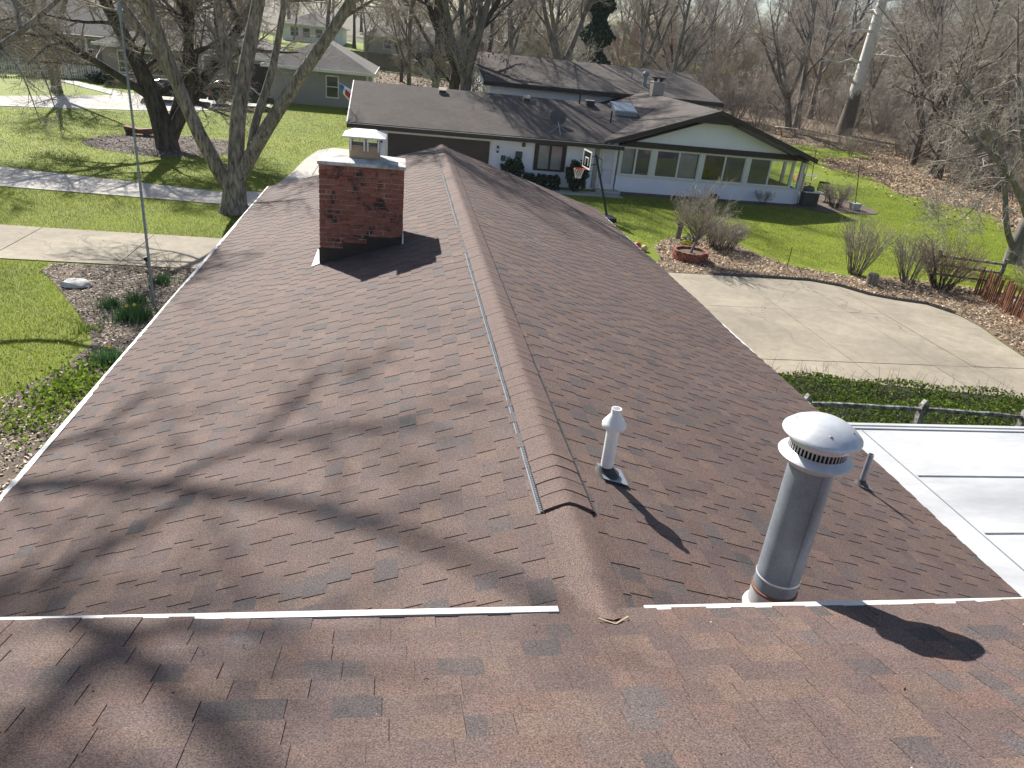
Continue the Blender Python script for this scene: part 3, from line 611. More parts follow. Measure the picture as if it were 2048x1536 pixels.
# galvanised flue with rain cap
FXc, FYc = 1.135, .40; nb = 40
flue = MB().lathe((FXc, FYc), [(.122, 3.945), (.122, 4.80)], nb).build('flue_pipe', 'galv', house, smooth=True, label='tall galvanised metal flue pipe on the right slope')
MB().lathe((FXc, FYc), [(.127, 3.60), (.127, 3.925)], nb).build('pipe_sleeve', 'galv_light', flue, smooth=True)
MB().lathe((FXc, FYc), [(.125, 3.925), (.131, 3.928), (.131, 3.941), (.124, 3.945)], nb, cap=False).build('rust_ring', 'redwood', flue, smooth=True)
MB().lathe((FXc, FYc), [(.1225, 4.02), (.1255, 4.024), (.1255, 4.032), (.1225, 4.036)], nb, cap=False).build('seam_ring', 'galv_light', flue, smooth=True)
MB().box(FXc-.004, FXc+.004, FYc-.1245, FYc-.1205, 4.04, 4.79).build('pipe_seam', 'galv', flue)
MB().lathe((FXc, FYc), [(.135, 4.775), (.190, 4.822), (.194, 4.829), (.190, 4.835), (.15, 4.862)], nb, cap=False).build('collar', 'galv_light', flue, smooth=True)
MB().lathe((FXc, FYc), [(.132, 4.84), (.132, 4.93)], nb).build('inner_drum', 'black', flue, smooth=True)
m = MB()
for k in range(44):
    a = 6.2832*k/44; m.bar((FXc+.144*math.cos(a), FYc+.144*math.sin(a), 4.855), (FXc+.144*math.cos(a), FYc+.144*math.sin(a), 4.912), .009, .004)
o = m.build('louvre', 'galv_light', flue); o['kind'] = 'stuff'
MB().lathe((FXc, FYc), [(.140, 4.905), (.155, 4.906), (.157, 4.945), (.150, 4.96)], nb, cap=False).build('cap_band', 'galv_light', flue, smooth=True)
MB().lathe((FXc, FYc), [(.150, 4.955), (.196, 4.950), (.203, 4.957), (.201, 4.966), (.190, 4.976), (.165, 5.000), (.12, 5.026), (.07, 5.042), (.03, 5.047), (.004, 5.048)], 48).build('rain_cap', 'galv_light', flue, smooth=True)
for a, r in ((4.4, .14), (5.6, .14), (2.6, .14)): MB().ball((FXc+r*math.cos(a), FYc+r*math.sin(a), 5.013), .010, .010, .005, 8, 5).build('screw', 'galv', flue, smooth=True)
MB().lathe((FXc, FYc-.0), [(.175, 3.70), (.15, 3.80), (.128, 3.83)], nb, cap=False).build('flashing_cone', 'galv_light', flue, smooth=True)
# white plastic vent pipe
px, py = .405, 1.545; pvc = MB().lathe((px, py), [(.0445, 3.9), (.0445, 4.38)], 24).build('vent_pipe', 'pvc', house, smooth=True, label='white plastic vent pipe with cone cap beside the ridge')
MB().lathe((px, py), [(.05, 4.345), (.078, 4.352), (.083, 4.36), (.083, 4.382), (.078, 4.392), (.036, 4.452), (.035, 4.495), (.029, 4.495), (.029, 4.47)], 28).build('cone_cap', 'pvc', pvc, smooth=True)
def boot(px, py, r0, parent, plate, zs):
    zc = ZR-S*abs(px); MB().lathe((px, py), [(r0*2.1, zc-.02), (r0*2.0, zc+.018), (r0*1.5, zc+.03), (r0*1.06, zc+.055), (r0*1.0, zc+.07)], 24, cap=False).build('boot', 'rubber', parent, smooth=True)
    a = plate; MB().prism([(px-a*.4, py-a, ZR-S*(px-a*.4)+.017), (px+a*1.3, py-a, ZR-S*(px+a*1.3)+.017), (px+a*1.3, py+a*.9, ZR-S*(px+a*1.3)+.017), (px-a*.4, py+a*.9, ZR-S*(px-a*.4)+.017)], (0, 0, .004)).build('flashing_plate', 'galv', parent)
boot(px, py, .047, pvc, .11, 0)
px, py = 3.53, 2.91; sp_ = MB().lathe((px, py), [(.028, 2.9), (.028, 3.37), (.023, 3.37), (.023, 3.30)], 16).build('small_pipe', 'galv', house, smooth=True, label='short grey vent pipe near the right eave')
boot(px, py, .034, sp_, .07, 0)
# white flat roof beside the right eave
fr = MB().box(HW-.15, 13, -4.5, 4.93, 2.52, 2.60).build('flat_roof', 'whiteroof', house, label='white coated flat roof below the right eave')
MB().box(HW-.1, 13, 4.932, 4.99, 2.5, 2.625).build('roof_edge', 'whiteroof', fr)
MB().box(HW-.1, 13, 4.86, 4.90, 2.601, 2.618).build('edge_rib', 'whiteroof', fr)
for yy in (3.76, 2.68, 1.5, .3): 
    MB().box(4.90, 13, yy-.018, yy+.018, 2.601, 2.616).build('seam', 'whiteroof', fr); MB().box(4.95, 13, yy-.026, yy-.0185, 2.6005, 2.604).build('seam_joint', 'stone', fr)
MB().box(4.855, 4.868, -4.5, 4.85, 2.6005, 2.607).build('seam', 'galv', fr)
for k in range(5): 
    for yy in (-4, 4.7): MB().box(5+k*1.9, 5.1+k*1.9, yy-.05, yy+.05, -.2, 2.52).build('post', 'white', fr)
# litter lying on the roof
P = []
for k in range(150):
    x = rnd.uniform(-4, 4); y = rnd.uniform(.2, 9); P.append((x, y, ZR-S*abs(x)+.022))
for k in range(60):
    y = -rnd.uniform(.1, 1.6); P.append((rnd.uniform(-2.6, 2.6), y, ZR+UZ-y*S2+.02))
V, F, C = leafmass(np.array(P), (.004, .012), [(.5, .46, .38), (.35, .26, .16), (.12, .09, .06)]); o = mesh_np('roof_debris', V, F, 'leaf', house, cols=C); o['kind'] = 'stuff'
# ================================================================== neighbour's white house
nh = thing('white_house', 'white house with dark brown trim and shallow gabled roof across the lawn', 'house', (8.8, 36.1, 0))
# front wing
MB().box(-2.1, 10.28, 36.1, 45.9, -.3, 2.5).prism([(-2.1, 36.1, 2.5), (-2.1, 45.9, 2.5), (-2.1, 41, 3.86)], (.3, 0, 0)).build('wall', 'whitewall', nh)
def slab(p, th, name='roof', mat='roof_n'): return MB().prism(p, (0, 0, -th)).build(name, mat, nh)
slab([(-3.55, 35.4, 2.45), (9.32, 35.4, 2.45), (13.62, 41, 4.0), (-3.55, 41, 4.0)], .10)
slab([(-3.55, 41.001, 4.0), (13.62, 41.001, 4.0), (13.62, 46.6, 2.45), (-3.55, 46.6, 2.45)], .101)
MB().box(-3.57, 10.35, 35.27, 35.395, 2.20, 2.40).build('gutter', 'brown', nh); MB().box(-3.57, 10.35, 35.255, 35.275, 2.402, 2.418).build('gutter_lip', 'alu', nh)
MB().box(-3.5, 10.3, 35.4, 36.09, 2.26, 2.33).build('soffit', 'brown', nh)
MB().prism([(-3.6, 35.4, 2.46), (-3.6, 41, 4.01), (-3.6, 46.6, 2.46), (-3.6, 46.6, 2.27), (-3.6, 41, 3.80), (-3.6, 35.4, 2.27)], (.045, 0, 0)).build('rake_board', 'galv_light', nh)
MB().box(-2.14, -2.02, 35.9, 36.02, 0, 2.26).build('downspout', 'brown', nh)
# garage door: four sections in a white casing
MB().box(-1.75, -1.62, 36.04, 36.12, 0, 2.12).box(3.52, 3.65, 36.04, 36.12, 0, 2.12).box(-1.62, 3.52, 36.04, 36.12, 2.02, 2.12).build('garage_casing', 'white', nh)
for k in range(4): MB().box(-1.61, 3.51, 36.065, 36.11, .02+k*.5, .512+k*.5).build('garage_panel', 'garage', nh)
# window with brown shutters
wx0, wx1, wz0, wz1 = 5.85, 7.52, .78, 2.16
m = MB().box(wx0, wx0+.22, 36.03, 36.11, wz0, wz1).box(wx1-.22, wx1, 36.03, 36.11, wz0, wz1).box(wx0+.22, wx1-.22, 36.03, 36.11, wz1-.12, wz1).box(wx0+.22, wx1-.22, 36.02, 36.11, wz0, wz0+.09).box((wx0+wx1)/2-.05, (wx0+wx1)/2+.05, 36.03, 36.11, wz0+.09, wz1-.12)
wf = m.build('window', 'brown', nh)
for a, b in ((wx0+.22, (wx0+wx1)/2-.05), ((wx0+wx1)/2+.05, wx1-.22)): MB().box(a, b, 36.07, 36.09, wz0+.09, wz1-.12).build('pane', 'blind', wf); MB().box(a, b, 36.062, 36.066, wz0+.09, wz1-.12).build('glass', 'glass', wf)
MB().box(6.3, 7.0, 35.95, 36.1, .50, .56).build('hose_bracket', 'brown', nh)
# storm door and panel beside it
dr = MB().box(9.42, 9.54, 36.02, 36.11, .05, 2.14).box(10.08, 10.20, 36.02, 36.11, .05, 2.14).box(9.54, 10.08, 36.02, 36.11, 2.02, 2.14).box(9.54, 10.08, 36.02, 36.11, .05, .32).box(9.54, 10.08, 36.02, 36.11, 1.12, 1.20).build('door', 'white', nh)
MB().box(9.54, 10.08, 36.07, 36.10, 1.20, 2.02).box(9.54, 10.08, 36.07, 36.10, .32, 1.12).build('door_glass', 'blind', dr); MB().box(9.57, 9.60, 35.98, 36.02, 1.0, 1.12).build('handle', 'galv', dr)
MB().box(9.05, 9.30, 36.06, 36.11, .1, 2.1).build('side_panel', 'tan_siding', nh); tag(MB().box(6.42, 10.35, 34.1, 35.2, -.1, .03).build('door_walk', 'path'), kind='structure'); MB().box(9.2, 10.5, 35.3, 36.02, -.1, .10).build('door_step', 'path', nh)
def lamp(x, z):
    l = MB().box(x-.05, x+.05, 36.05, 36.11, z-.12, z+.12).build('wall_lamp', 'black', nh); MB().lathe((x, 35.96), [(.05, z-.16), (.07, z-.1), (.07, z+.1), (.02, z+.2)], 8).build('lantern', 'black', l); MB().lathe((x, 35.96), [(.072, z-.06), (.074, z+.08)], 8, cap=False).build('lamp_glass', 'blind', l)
lamp(3.92, 1.66); lamp(-1.93, 1.7)
for x, z, s_ in ((5.05, 1.45, .17), (5.25, 1.98, .09), (4.25, 1.25, .12)): MB().box(x-s_, x+s_, 35.98, 36.11, z-s_*1.1, z+s_*1.1).build('meter_box', 'dish', nh, bevel=.03)
# cross wing with sunroom
for sgn, x1 in ((-1, 9.3), (1, 21.1)):
    z1 = 4.53-.333*abs(15.2-x1); slab([(15.2, 35.38, 4.535), (x1, 35.38, z1), (x1, 50.3, z1), (15.2, 50.3, 4.535)] if sgn < 0 else [(15.2, 35.38, 4.535), (15.2, 50.3, 4.535), (x1, 50.3, z1), (x1, 35.38, z1)], .105+.001*sgn)
def rake(x0, z0, x1, z1, y0, y1, h): return MB().prism([(x0, y0, z0), (x1, y0, z1), (x1, y0, z1-h), (x0, y0, z0-h)], (0, y1-y0, 0)).build('rake_board', 'brown', nh)
rake(9.6, 4.53-.333*5.6+.01, 15.2, 4.545, 35.30, 35.375, .24); rake(15.201, 4.545, 21.12, 4.53-.333*5.92+.01, 35.30, 35.375, .24)
MB().prism([(13.75, 35.42, 3.86), (16.65, 35.42, 3.86), (15.2, 35.42, 4.36)], (0, .1, 0)).build('gable_peak', 'brown', nh)
MB().prism([(10.5, 36.10, 2.62), (20.6, 36.10, 2.62), (20.9, 36.10, 2.68), (15.2, 36.10, 4.40), (10.3, 36.10, 2.80)], (0, .12, 0)).build('gable_wall', 'whitewall', nh)
MB().box(10.36, 21.0, 35.98, 36.25, 2.34, 2.60).build('header_beam', 'brown', nh)
MB().prism([(10.2, 35.4, 2.45), (15.2, 35.4, 4.16), (20.9, 35.4, 2.26), (20.9, 35.4, 2.24), (15.2, 35.4, 4.14), (10.2, 35.4, 2.43)], (0, .69, 0)).build('gable_soffit', 'brown', nh)
MB().box(10.38, 20.95, 36.10, 36.28, -.2, .80).build('knee_wall', 'whitewall', nh); MB().box(10.36, 20.97, 36.05, 36.29, .803, .86).build('sill', 'white', nh)
MB().box(10.38, 10.50, 36.29, 40, -.2, 2.5).build('inner_wall', 'whitewall', nh)
MB().box(10.51, 20.9, 39.9, 40.05, -.2, 2.5).box(10.4, 21, 40.05, 49, -.2, 2.5).build('rear_wall', 'tan_siding', nh)
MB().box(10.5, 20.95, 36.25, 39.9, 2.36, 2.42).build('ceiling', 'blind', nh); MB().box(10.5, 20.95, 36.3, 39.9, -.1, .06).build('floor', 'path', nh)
wins = [(10.52, 11.30, 12.12), (12.42, 13.68, 14.82), (15.08, 16.28, 17.45), (17.72, 18.92, 20.22)]
posts = [10.38, 12.12, 14.82, 17.45, 20.22, 20.72]; pw = [.14, .30, .26, .27, .10, .23]
for x, q in zip(posts, pw): MB().box(x, x+q, 36.08, 36.27, .862, 2.338).build('post', 'white', nh)
for k, (a, b, c) in enumerate(wins):
    f = MB()
    for x0, x1 in ((a, b), (b, c)): f.box(x0, x0+.05, 36.12, 36.2, .90, 2.28).box(x1-.05, x1, 36.12, 36.2, .90, 2.28).box(x0+.05, x1-.05, 36.12, 36.2, .90, .95).box(x0+.05, x1-.05, 36.12, 36.2, 2.23, 2.28)
    f.box(a, c, 36.1, 36.22, .863, .899).box(a, c, 36.1, 36.22, 2.281, 2.337); f = f.build('window_frame', 'white', nh)
    sc = (1, 0, 1, 0)[k]
    for j, (x0, x1) in enumerate(((a, b), (b, c))):
        MB().box(x0+.05, x1-.05, 36.15, 36.156, .95, 2.23).build('pane', 'glass', f)
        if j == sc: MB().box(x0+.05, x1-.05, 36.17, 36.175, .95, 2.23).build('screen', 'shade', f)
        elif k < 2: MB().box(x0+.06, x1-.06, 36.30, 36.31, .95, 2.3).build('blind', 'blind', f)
MB().box(20.80, 20.95, 36.29, 39.9, -.2, .84).box(20.80, 20.95, 38.2, 38.35, .84, 2.36).build('side_wall', 'white', nh)
MB().box(16.0, 16.6, 39.86, 39.9, 1.3, 2.0).build('picture', 'brown', nh)
for x, y in ((13.9, 38.2), (16.4, 38.5), (18.3, 38)):
    MB().box(x-.28, x+.28, y-.28, y+.28, .42, .50).box(x-.28, x+.28, y+.22, y+.28, .5, 1.15).box(x-.28, x-.23, y-.28, y-.23, .06, .42).box(x+.23, x+.28, y-.28, y-.23, .06, .42).box(x-.28, x-.23, y+.23, y+.28, .06, .42).box(x+.23, x+.28, y+.23, y+.28, .06, .42).build('indoor_chair', 'brown', nh)
MB().tube([(20.99, 36.0, 2.2), (20.99, 36.0, .1)], .035, 8).build('downspout', 'white', nh)
# back wing
bwr = R(3); bx, by = 4.3, 48.0
def bwp(x, y, z): return (bx+(x-bx)*math.cos(bwr)-(y-by)*math.sin(bwr), by+(x-bx)*math.sin(bwr)+(y-by)*math.cos(bwr), z)
def bprism(P, d, name, mat): return MB().prism([bwp(*p) for p in P], Vector(d)).build(name, mat, nh)
MB().box(4.75, 20.3, 48.7, 61.2, -.2, 4.28, bwr, (bx, by)).build('wall', 'whitewall', nh)
bprism([(4.75, 48.7, 4.29), (4.75, 61.2, 4.29), (4.75, 54.95, 5.65)], bwp(bx+.3, by, 0)-np.array((bx, by, 0)) if False else (.3, .015, 0), 'gable', 'whitewall')
bprism([(4.2, 48.0, 4.30), (20.95, 48.0, 4.30), (20.95, 54.9, 5.86), (4.2, 54.9, 5.86)], (0, 0, -.1), 'roof', 'roof_n'); bprism([(4.2, 54.901, 5.86), (20.95, 54.901, 5.86), (20.95, 61.8, 4.30), (4.2, 61.8, 4.30)], (0, 0, -.101), 'roof', 'roof_n')
MB().box(4.2, 21.0, 47.88, 47.99, 4.02, 4.24, bwr, (bx, by)).build('gutter', 'brown', nh); MB().box(4.2, 20.95, 48.0, 48.69, 4.08, 4.15, bwr, (bx, by)).build('soffit', 'brown', nh)
bprism([(4.14, 48.0, 4.31), (4.14, 54.9, 5.87), (4.14, 61.8, 4.31), (4.14, 61.8, 4.1), (4.14, 54.9, 5.66), (4.14, 48, 4.1)], (.05, .003, 0), 'rake_board', 'white')
# things fixed on the roof
def fz(y): return 2.45+(y-35.4)*.2768
for x, y in ((1.2, 40.35), (5.85, 40.35)): v = MB().prism([(x-.2, y-.22, fz(y)-.05), (x+.2, y-.22, fz(y)-.05), (x+.2, y+.2, fz(y)+.08), (x-.2, y+.2, fz(y)+.08)], (0, 0, .2)).build('roof_vent', 'tan_siding', nh); MB().box(x-.17, x+.17, y-.235, y-.221, fz(y)-.03, fz(y)+.12).build('vent_mouth', 'black', v)
v = MB().box(9.3, 9.75, 40.35, 40.8, fz(40.6)-.05, fz(40.6)+.22).build('roof_vent', 'black', nh); MB().box(9.28, 9.77, 40.33, 40.82, fz(40.6)+.221, fz(40.6)+.25).build('vent_lid', 'tan_siding', v)
MB().lathe((8.95, 40.7), [(.05, 3.8), (.05, 4.5)], 10).build('roof_pipe', 'black', nh); MB().lathe((10.25, 38.3), [(.045, 3.1), (.045, 3.85)], 10).build('roof_pipe', 'black', nh)
sk = MB().prism([(10.75, 39.45, fz(39.45)), (12.05, 39.45, fz(39.45)), (12.05, 40.85, fz(40.85)), (10.75, 40.85, fz(40.85))], (0, 0, .22)).build('skylight', 'galv', nh)
MB().prism([(10.83, 39.53, fz(39.53)+.221), (11.97, 39.53, fz(39.53)+.221), (11.97, 40.77, fz(40.77)+.221), (10.83, 40.77, fz(40.77)+.221)], (0, 0, .012)).build('skylight_pane', 'skyglass', sk)
dm = MB(); dc = Vector((7.13, 37.35, 3.36)); dn = Vector((.05, -.86, .5)).normalized(); du = dn.cross(Vector((0, 0, 1))).normalized(); dv = du.cross(dn)
for i in range(6):
    r = .44*i/5
    for j in range(24): dm.v.append(tuple(dc+du*r*math.cos(j*.2618)+dv*r*.92*math.sin(j*.2618)-dn*(.12-.12*(i/5)**2)))
dm.f = [[i*24+j, i*24+(j+1) % 24, i*24+24+(j+1) % 24, i*24+24+j] for i in range(5) for j in range(24)]
ds = dm.build('satellite_dish', 'dish', nh, smooth=True); md = ds.modifiers.new('t', 'SOLIDIFY'); md.thickness = .015
MB().tube([(7.1, 36.0, 2.6), (7.1, 36.6, 2.95), (7.12, 37.3, 3.25)], .025, 8).tube([(6.5, 36.1, 2.65), (7.1, 36.7, 2.98)], .018, 6).tube([(7.6, 36.4, 2.7), (7.1, 36.7, 2.98)], .018, 6).tube([(7.12, 37.3, 3.1), (7.12, 36.85, 3.5)], .02, 6).build('dish_mount', 'galv', ds)
ch = MB().box(14.82, 15.55, 45.9, 46.6, 4.2, 5.25).build('chimney', 'tan_siding', nh); MB().box(14.78, 15.59, 45.86, 46.64, 5.252, 5.32).build('crown', 'crown', ch)
for x in (15.0, 15.4): MB().lathe((x, 46.25), [(.12, 5.32), (.12, 5.47), (.26, 5.47), (.26, 5.56), (.08, 5.6)], 16).build('flue_cap', 'dark_metal', ch, smooth=True)
MB().lathe((15.2, 52.3), [(.045, 4.9), (.045, 5.65)], 8).build('roof_pipe', 'galv', nh)
MB().lathe((15.75, 50.8), [(.13, 4.6), (.13, 5.45), (.22, 5.47), (.24, 5.6), (.14, 5.75)], 14).build('metal_flue', 'galv', nh, smooth=True)
MB().lathe((18.9, 54.5), [(.045, 5.5), (.045, 6.2)], 8).build('roof_pipe', 'galv', nh)
# flag at the garage corner
fg = thing('flag', 'blue white and red flag hanging from a slanted pole beside the garage gable', 'flag', (-2.3, 44.5, 2.0))
MB().tube([(-2.1, 44.5, 2.36), (-4.7, 44.5, 3.60)], .016, 6).build('pole', 'white', fg)
def flagband(a, b, mat, s0, s1):
    V, F = [], []
    for i in range(9):
        t = s0+(s1-s0)*i/8; p = Vector((-4.6, 44.5, 3.55)).lerp(Vector((-3.2, 44.5, 2.88)), t); dr_ = .25+1.1*t
        for j in range(7):
            u = a+(b-a)*j/6; V.append(p+Vector((.05*math.sin(9*t+3*u), .09*math.sin(7*u+5*t), -dr_*u)))
    for i in range(8): F += [[i*7+j, i*7+j+1, i*7+7+j+1, i*7+7+j] for j in range(6)]
    o = MB().add(V, F).build('flag_field', mat, fg, smooth=True); o.modifiers.new('t', 'SOLIDIFY').thickness = .004
flagband(0, 1, 'flag_blue', 0, .17); flagband(0, .22, 'flag_white', .17, 1); flagband(.22, .74, 'flag_red', .27, 1); flagband(.22, .74, 'flag_white', .17, .27); flagband(.74, 1, 'flag_white', .17, 1)
# ================================================================== other houses
def hip_house(name, label, x0, x1, y0, y1, eave, rise, wall, roofm, hipf=.5, ov=.5, gable=False, trim='white'):
    zg = min(T(x, y) for x in (x0, x1) for y in (y0, y1)); cz = T((x0+x1)/2, y0); h = thing(name, label, 'house', ((x0+x1)/2, y0, cz))
    ze_ = cz+eave; MB().box(x0, x1, y0, y1, zg-.5, ze_).build('wall', wall, h)
    a, b, c, d = x0-ov, x1+ov, y0-ov, y1+ov
    if b-a > d-c: hp = 0 if gable else (d-c)/2*hipf*2; r0, r1 = (a+hp, (c+d)/2), (b-hp, (c+d)/2)
    else: hp = 0 if gable else (b-a)/2*hipf*2; r0, r1 = ((a+b)/2, c+hp), ((a+b)/2, d-hp)
    V = [(a, c, ze_), (b, c, ze_), (b, d, ze_), (a, d, ze_), (*r0, ze_+rise), (*r1, ze_+rise), (a, c, ze_-.02), (b, c, ze_-.02), (b, d, ze_-.02), (a, d, ze_-.02)]
    F = [(0, 1, 5, 4), (1, 2, 5), (2, 3, 4, 5), (3, 0, 4)] if b-a > d-c else [(0, 1, 4), (1, 2, 5, 4), (2, 3, 5), (3, 0, 4, 5)]
    MB().add(V, [list(f) for f in F]+[[9, 8, 7, 6], [0, 6, 7, 1], [1, 7, 8, 2], [2, 8, 9, 3], [3, 9, 6, 0]]).build('roof', roofm, h)
    MB().box(a-.06, b+.06, c-.06, c-.001, ze_-.2, ze_+.02).box(a-.06, a-.001, c, d, ze_-.2, ze_+.02).box(b+.001, b+.06, c, d, ze_-.2, ze_+.02).build('fascia', trim, h)
    return h, cz
def win(h, x, y, z, w_, hh, trim='white', pane='pane', cross=True):
    f = MB().box(x-w_/2-.08, x-w_/2, y-.06, y-.001, z, z+hh).box(x+w_/2, x+w_/2+.08, y-.06, y-.001, z, z+hh).box(x-w_/2-.08, x+w_/2+.08, y-.06, y-.001, z+hh, z+hh+.1).box(x-w_/2-.1, x+w_/2+.1, y-.08, y-.001, z-.1, z).box(x-w_/2, x+w_/2, y-.05, y-.001, z+hh/2-.03, z+hh/2+.03).build('window', trim, h)
    MB().box(x-w_/2, x+w_/2, y-.03, y-.002, z, z+hh/2-.03).box(x-w_/2, x+w_/2, y-.03, y-.002, z+hh/2+.03, z+hh).build('pane', pane, f)
def wdoor(h, x, y, z, w_, hh, mat): MB().box(x-w_/2, x+w_/2, y-.05, y-.001, z, z+hh).build('door', mat, h)
gh, cz = hip_house('grey_house', 'grey sided hip roof house with white trimmed window right of the parked cars', -11.2, -3.6, 61.5, 74, 2.75, 2.1, 'grey_siding', 'roof_grey')
win(gh, -6.4, 61.5, cz+.75, .85, 1.5); MB().box(-3.75, -3.6, 61.45, 61.499, cz-.2, cz+2.6).build('corner_board', 'white', gh)
MB().box(-3.3, -3.2, 61.0, 61.1, cz, cz+2.6).build('downspout', 'white', gh)
lh, cz = hip_house('long_house', 'long brown grey house behind the parked cars and bare branches', -24.5, -11.3, 65, 76, 2.8, 2.6, 'tan_siding', 'roof_grey')
for x, w_ in ((-22.8, 1.0), (-20.6, 1.6), (-14.2, 1.0)): win(lh, x, 65, cz+.8, w_, 1.5)
wdoor(lh, -17.6, 65, cz, 1.0, 2.1, 'white'); wdoor(lh, -12.6, 65, cz, 1.6, 2.3, 'garage')
for x in (-19.2, -16.6, -13.6): MB().box(x-.07, x+.07, 63.6, 63.74, cz-.2, cz+2.75).build('porch_post', 'white', lh)
ph, cz = hip_house('porch_house', 'grey house with white porch posts behind the picket fence', -40, -25.2, 68, 78, 2.9, 2.6, 'grey_siding', 'roof_grey', gable=True)
for x in (-31.5, -29.6, -28, -26.2): MB().box(x-.09, x+.09, 66.6, 66.78, cz-.4, cz+2.85).build('porch_post', 'white', ph)
MB().box(-32, -25, 66.4, 67.95, cz+2.86, cz+2.98).build('porch_roof', 'roof_grey', ph); win(ph, -29, 68, cz+.7, 1.6, 1.6); win(ph, -31.5, 68, cz+.7, 1.2, 1.6); wdoor(ph, -26.8, 68, cz, 1.0, 2.1, 'dark_metal')
for nm, lab, a in (('far_house', 'pale far house left of centre beyond the wooden fence', (-21, -11, 139, 149, 2.6, 2.2, 'whitewall', 'roof_far')), ('far_house', 'far house with long grey roof and pale garage above the wooden fence', (-7, 12, 128, 138, 2.6, 2.0, 'tan_siding', 'roof_far')), ('far_house', 'bluish grey far house right of the oak trunks', (13, 25, 118, 128, 2.7, 2.3, 'grey_siding', 'roof_far')), ('far_house', 'low pale far house behind the woodland right of the evergreen', (62, 80, 190, 202, 2.8, 2.2, 'whitewall', 'roof_far'))):
    h, cz = hip_house(nm, lab, *a); w3 = (a[1]-a[0])/5
    for k in range(1, 5): win(h, a[0]+w3*k, a[2], cz+.8, 1.2, 1.3)
    MB().box((a[0]+a[1])/2-.5, (a[0]+a[1])/2+.5, a[2]-.05, a[2]-.001, cz, cz+2.1).build('door', 'white', h)
# ================================================================== fences
wf_ = thing('wooden_fence', 'tall weathered board fence in front of the far lawn', 'fence', (3, 92, T(3, 92)))
fa, fb = Vector((-7.5, 97.5, 0)), Vector((24, 84.5, 0)); L = (fb-fa).length; fd = (fb-fa)/L; nb_ = int(L/2.4); fang = math.atan2(fd.y, fd.x)
for k in range(nb_+1):
    p = fa+fd*2.4*k; z = T(p.x, p.y); MB().box(p.x-.06, p.x+.06, p.y-.06, p.y+.06, z-.3, z+1.95, fang).build('post', 'fence', wf_)
pm = MB()
for k in range(int(L/.145)):
    p = fa+fd*.145*k; z = T(p.x, p.y); pm.box(p.x-.066, p.x+.066, p.y-.10, p.y-.078, z+.03, z+1.85+rnd.uniform(-.02, .02), fang)
o = pm.build('boards', 'fence', wf_); o['kind'] = 'stuff'
pf = thing('picket_fence', 'white picket fence in front of the porch house', 'fence', (-28, 62.5, T(-28, 62.5)))
pk = MB().add([(-.045, -.01, 0), (.045, -.01, 0), (.045, -.01, .92), (0, -.01, 1.05), (-.045, -.01, .92), (-.045, .01, 0), (.045, .01, 0), (.045, .01, .92), (0, .01, 1.05), (-.045, .01, .92)], [[0, 1, 2, 3, 4], [9, 8, 7, 6, 5], [0, 5, 6, 1], [1, 6, 7, 2], [2, 7, 8, 3], [3, 8, 9, 4], [4, 9, 5, 0]])
WLp = WL[pf.name]; first = None; A, B = Vector((-37, 60.8, 0)), Vector((-24.8, 64.6, 0)); L = (B-A).length; fd = (B-A)/L; ang = math.atan2(fd.y, fd.x)
pme = pk.build('picket', 'white', None); pdat = pme.data; bpy.data.objects.remove(pme)
for k in range(int(L/.165)):
    p = A+fd*.165*k; o = bpy.data.objects.new('picket', pdat); o.location = Vector((p.x, p.y, T(p.x, p.y)+.08))-WLp; o.rotation_euler = (0, 0, ang); link(o, pf)
for hz in (.35, .8):
    m = MB()
    for k in range(6): a_, b_ = A+fd*L*k/6, A+fd*L*(k+1)/6; m.bar((a_.x, a_.y+.03, T(a_.x, a_.y)+hz), (b_.x, b_.y+.03, T(b_.x, b_.y)+hz), .03, .08)
    m.build('rail', 'white', pf)
for k in range(7): p = A+fd*L*k/6; MB().box(p.x-.07, p.x+.07, p.y+.03, p.y+.15, T(p.x, p.y)-.2, T(p.x, p.y)+1.2, ang).build('post', 'white', pf)
# split-rail fence beside the flat roof
rf = thing('rail_fence', 'mossy split rail fence in the ground cover behind the white flat roof', 'fence', (9.4, 9.1, 0))
pts = [(4.6, 9.3), (6.95, 9.22), (9.42, 9.1), (11.6, 8.9), (14, 8.75)]
def rail(a, b, za, zb, r, par, mat='rail'):
    n = 7; P = [Vector(a).lerp(Vector(b), i/(n-1)) for i in range(n)]; P = [Vector((p.x, p.y+rnd.uniform(-.008, .008), za+(zb-za)*i/(n-1)+rnd.uniform(-.008, .008))) for i, p in enumerate(P)]
    MB().tube(P, [r*.7]+[r*rnd.uniform(.9, 1.12) for _ in range(n-2)]+[r*.7], 7).build('rail', mat, par)
for k in range(len(pts)-1):
    for z_ in (.80, .40): rail((*pts[k], 0), (*pts[k+1], 0), z_+rnd.uniform(-.02, .02), z_+rnd.uniform(-.02, .02), .05, rf)
for x, y in pts: MB().prism([(x-.07, y-.06, -.2), (x+.07, y-.06, -.2), (x+.07, y+.06, -.2), (x-.07, y+.06, -.2)], (.0, 0, 1.12)).prism([(x-.07, y-.06, .921), (x+.07, y-.06, .921), (x+.03, y, 1.0)], (0, .1, 0)).build('post', 'rail', rf)
